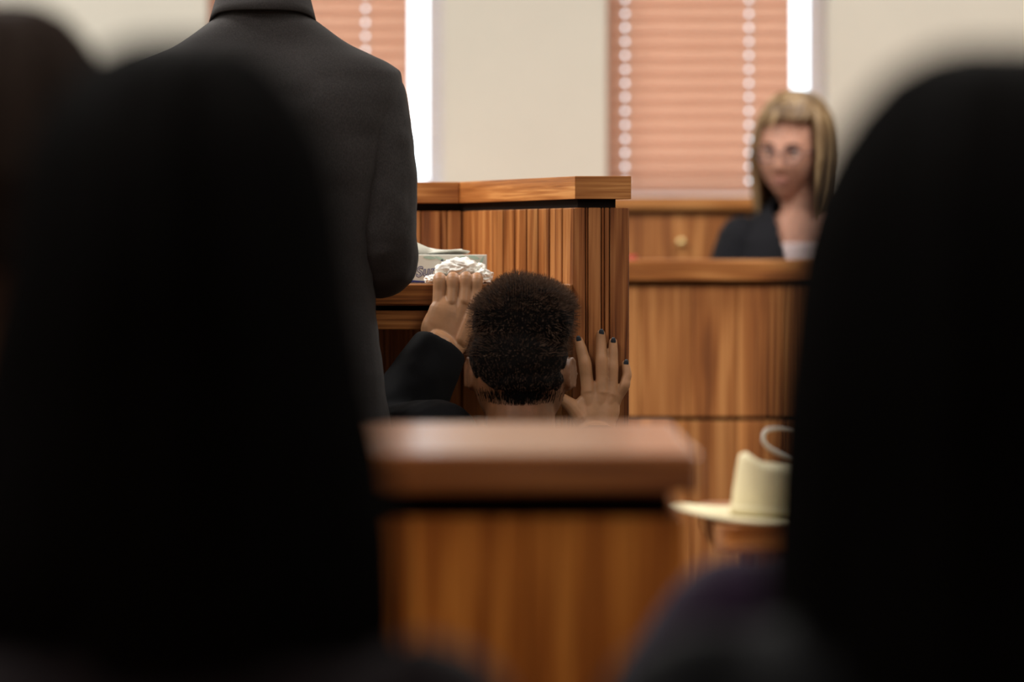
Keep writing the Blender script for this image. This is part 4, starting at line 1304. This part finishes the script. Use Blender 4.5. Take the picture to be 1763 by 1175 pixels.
def hat():
    D = 4.82
    cx, cy = X(1403, D), D
    root = thing('cowboy_hat', 'cream felt hat with creased crown on the oak table', 'hat', (cx, cy, ZT))
    # brim: dips front and back, curls up at the sides
    nr, na = 10, 72
    v = []; f = []
    a0, b0 = .099, .082         # crown base
    a1, b1 = .172, .150         # brim edge
    zb = ZT + .004
    for j in range(nr + 1):
        t = j / nr
        for i in range(na):
            a = 2 * math.pi * i / na
            ra, rb = a0 * .96 + (a1 - a0 * .96) * t, b0 * .96 + (b1 - b0 * .96) * t
            x, y = ra * math.cos(a), rb * math.sin(a)
            z = zb + .014 * t ** 1.8 * abs(math.cos(a)) ** 3 - .0005
            v.append((cx + x, cy + y, z))
    for j in range(nr):
        for i in range(na):
            f.append((j * na + i, j * na + (i + 1) % na, (j + 1) * na + (i + 1) % na, (j + 1) * na + i))
    o = mk('brim', v, f, M['hat'], root, smooth=True)
    s = o.modifiers.new('thick', 'SOLIDIFY'); s.thickness = .0035; s.offset = 1
    # crown: steep sides, side peaks and a dip along the middle
    nz = 22
    v = []; f = []
    H = .062
    for j in range(nz + 1):
        t = j / nz
        if t < .7:
            u = t / .7; z = H * u; k = 1 - .09 * u ** 2
        else:
            u = (t - .7) / .3; z = H; k = .91 * (1 - u) + .02 * u
        for i in range(na):
            a = 2 * math.pi * i / na
            x, y = a0 * k * math.cos(a), b0 * k * math.sin(a)
            zz = zb + z
            if t > .35:
                wgt = sm(.35, .72, t)
                xr = abs(x) / a0
                zz += wgt * (.013 * gs(xr, .84, .12) - .006 * gs(xr, .0, .62))
                zz -= wgt * .006 * gs(y / b0, -.9, .4) * gs(xr, 0, .5)
            v.append((cx + x, cy + y, zz))
    for j in range(nz):
        for i in range(na):
            f.append((j * na + i, j * na + (i + 1) % na, (j + 1) * na + (i + 1) % na, (j + 1) * na + i))
    f.append(tuple(nz * na + q for q in range(na)))
    o = mk('crown', v, f, M['hat'], root, smooth=True)
    s = o.modifiers.new('thick', 'SOLIDIFY'); s.thickness = .003; s.offset = -1
    # band
    v = []; f = []
    for zz, k in ((.003, 1.008), (.012, 1.006)):
        for i in range(na):
            a = 2 * math.pi * i / na
            v.append((cx + a0 * k * math.cos(a), cy + b0 * k * math.sin(a), zb + zz))
    for i in range(na): f.append((i, (i + 1) % na, na + (i + 1) % na, na + i))
    o = mk('band', v, f, M['hat'], root, smooth=True)
    s = o.modifiers.new('thick', 'SOLIDIFY'); s.thickness = .0015; s.offset = 1
hat()

# white cable rising in a hook behind the hat
g = Geo()
D = 5.05
g.tube([P(1362, 742, D), P(1338, 738, D), P(1317, 742, D), P(1312, 757, D), P(1322, 772, D), P(1345, 785, D), P(1372, 797, D), P(1420, 820, D), P(1455, 852, D),
        Vector((X(1465, D), D, ZT + .03)), Vector((X(1470, D), D + .01, ZT + .0035)), Vector((X(1500, D), D + .08, ZT + .0035)), Vector((X(1560, D), D + .12, ZT + .0035))],
       [.0022, .0024, .0028, .003, .003, .0034, .0038, .0038, .0036, .0034, .0034, .0034, .0034], 10, sub=6)
o = link_mesh('white_cable', g.mesh(), M['white_plastic'], None, (X(1470, D), D, ZT), smooth=True)
tag(o, 'white bent cable curling up behind the cream hat', 'cable')

# ------------------------------------------------------------------ people in the gallery, seen from behind
def seated(label, px, D, top_z, hairlen, hair_mat, cloth, sh_w=.20, sh_z=None, seed=1, vol=1.0, widen=0.0, lean=0.0, hair_k=1.0, arm_out=0.0, skin_m='skin_brown'):
    cx = X(px, D)
    root = thing('person', label, 'person', (cx, D, 0.0))
    hc = Vector((cx, D + .03, top_z - .128 * hair_k))
    sz = sh_z if sh_z else hc.z - .19
    g = Geo()
    R = head_geo(g, hc, 0.0, math.radians(-4))
    g.tube([(cx, D - .005, sz - .03), (cx, D, sz + .05), (cx, D + .012, hc.z - .05)], [.07, .055, .054])
    hz = .56
    g.stack([(hz - .08, cx, D - .02, .155, .11), (hz + .1, cx, D - .02, .15, .11), (sz - .2, cx, D - .01, sh_w - .05, .10), (sz - .08, cx, D - .005, sh_w - .05, .085), (sz - .03, cx, D, sh_w - .09, .06), (sz - .005, cx, D, .06, .045)])
    fg = Geo()
    fg.stack([(hz - .06, cx, D - .02, .178, .128), (hz + .1, cx, D - .02, .172, .128), (sz - .22, cx, D - .01, sh_w - .015, .122), (sz - .08, cx, D - .005, sh_w, .108), (sz - .02, cx, D, sh_w - .025, .088), (sz + .015, cx, D, sh_w - .08, .07), (sz + .04, cx, D, .07, .062)])
    for s in (-1, 1):
        ax = sh_w - .035
        arm = [(cx + s * ax, D, sz - .055), (cx + s * (ax + .025 + arm_out), D + .0, sz - .19), (cx + s * (ax + .02 + arm_out), D + .03, max(sz - .30, .66)), (cx + s * (ax - .04), D + .2, .65), (cx + s * .07, D + .28, .655)]
        g.tube(arm, [.045, .042, .038, .03, .024])
        fg.tube(arm[:4] + [Vector(arm[4]).lerp(Vector(arm[3]), .3)], [.062, .060, .055, .046, .038])
        w = Vector(arm[-1])
        g.tube([w, w + Vector((-s * .03, .05, 0))], [(.028, .014), (.038, .013)], up=(0, 0, 1), sub=1)
        for q in range(4):
            b0 = w + Vector((-s * (.004 + .018 * q), .062 - .004 * q, .002))
            g.tube([b0, b0 + Vector((-s * .012, .03, 0)), b0 + Vector((-s * .015, .05, -.012))], [.009, .0085, .0075], 10, sub=2)
        g.tube([w + Vector((-s * .015, .0, .006)), w + Vector((-s * .045, .015, .014)), w + Vector((-s * .06, .035, .012))], [.011, .01, .009], 10, sub=2)
        g.tube([(cx + s * .09, D, .54), (cx + s * .1, D + .36, .53)], [.082, .06], sub=1)
        g.tube([(cx + s * .1, D + .36, .52), (cx + s * .1, D + .37, .09)], [.055, .04], sub=1)
        g.tube([(cx + s * .1, D + .35, .05), (cx + s * .1, D + .48, .042)], [.042, .036], sub=1)
    body = link_mesh('body', g.fused(0.007, 2), M[skin_m], root)
    eyes(hc, R, 1.0, root)
    link_mesh('top', wrinkle(fg.fused(0.008, 3), .003, 10), M[cloth], root)
    lg = Geo()
    lg.stack([(hz - .10, cx, D - .015, .165, .13), (hz, cx, D - .015, .168, .13)])
    for s in (-1, 1):
        lg.tube([(cx + s * .09, D, .545), (cx + s * .1, D + .38, .53)], [.092, .072], sub=1)
        lg.tube([(cx + s * .1, D + .37, .53), (cx + s * .1, D + .38, .10)], [.068, .055], sub=1)
    link_mesh('trousers', lg.fused(0.009, 3), M['black_cloth'], root)
    for s in (-1, 1):
        q = Geo(); q.tube([(cx + s * .1, D + .34, .05), (cx + s * .1, D + .48, .04)], [(.046, .046), (.04, .034)], sub=1)
        link_mesh('shoe', q.fused(0.007, 2), M['black_cloth'], root)
    long_hair(hc, R, hair_k, hairlen, M[hair_mat], root, face_gap=60, n=260, vol=vol, seed=seed, widen=widen, thick=.012)
    return root

# far left head in the second row; near dark head; right dark head; dark purple shoulder
seated('dark haired spectator at far left edge, furthest left head', -8, 2.95, 1.380, .07, 'hair_brown', 'black_cloth', sh_w=.21, seed=21)
seated('spectator in front of the suited man, long black hair', 300, 2.26, Z(75, 2.26), .22, 'hair_black', 'mauve_cloth', sh_w=.172, sh_z=.978, seed=22, widen=.40, vol=1.03)
seated('spectator with long black hair at right edge, nearest the camera', 1735, 2.1, Z(182, 2.1), .30, 'hair_black', 'black_cloth', sh_w=.19, sh_z=1.0, seed=23, widen=.08, vol=1.26)
seated('spectator in dark purple top, head hidden behind right spectator', 1690, 3.05, 1.22, .12, 'hair_black', 'purple_cloth', sh_w=.215, sh_z=.968, seed=24, arm_out=.055)

def pew(label, y, x0, x1):
    root = thing('gallery_bench', label, 'bench', ((x0 + x1) / 2, y, 0))
    box('seat', (x0, y - .17, .415), (x1, y + .27, .45), M['pew'], root, .004)
    from_bm('backrest', prism_bm([(x0, y - .235), (x1, y - .235), (x1, y - .205), (x0, y - .205)], .40, .84, .004), M['pew'], root)
    for xx in (x0 - .04, x1):
        box('end_panel', (xx, y - .25, 0), (xx + .04, y + .28, .86), M['pew'], root, .004)
pew('long oak gallery bench under the two nearest spectators', 2.12, -1.2, 1.2)
pew('long oak gallery bench under the further spectators', 2.95, -1.2, 1.2)
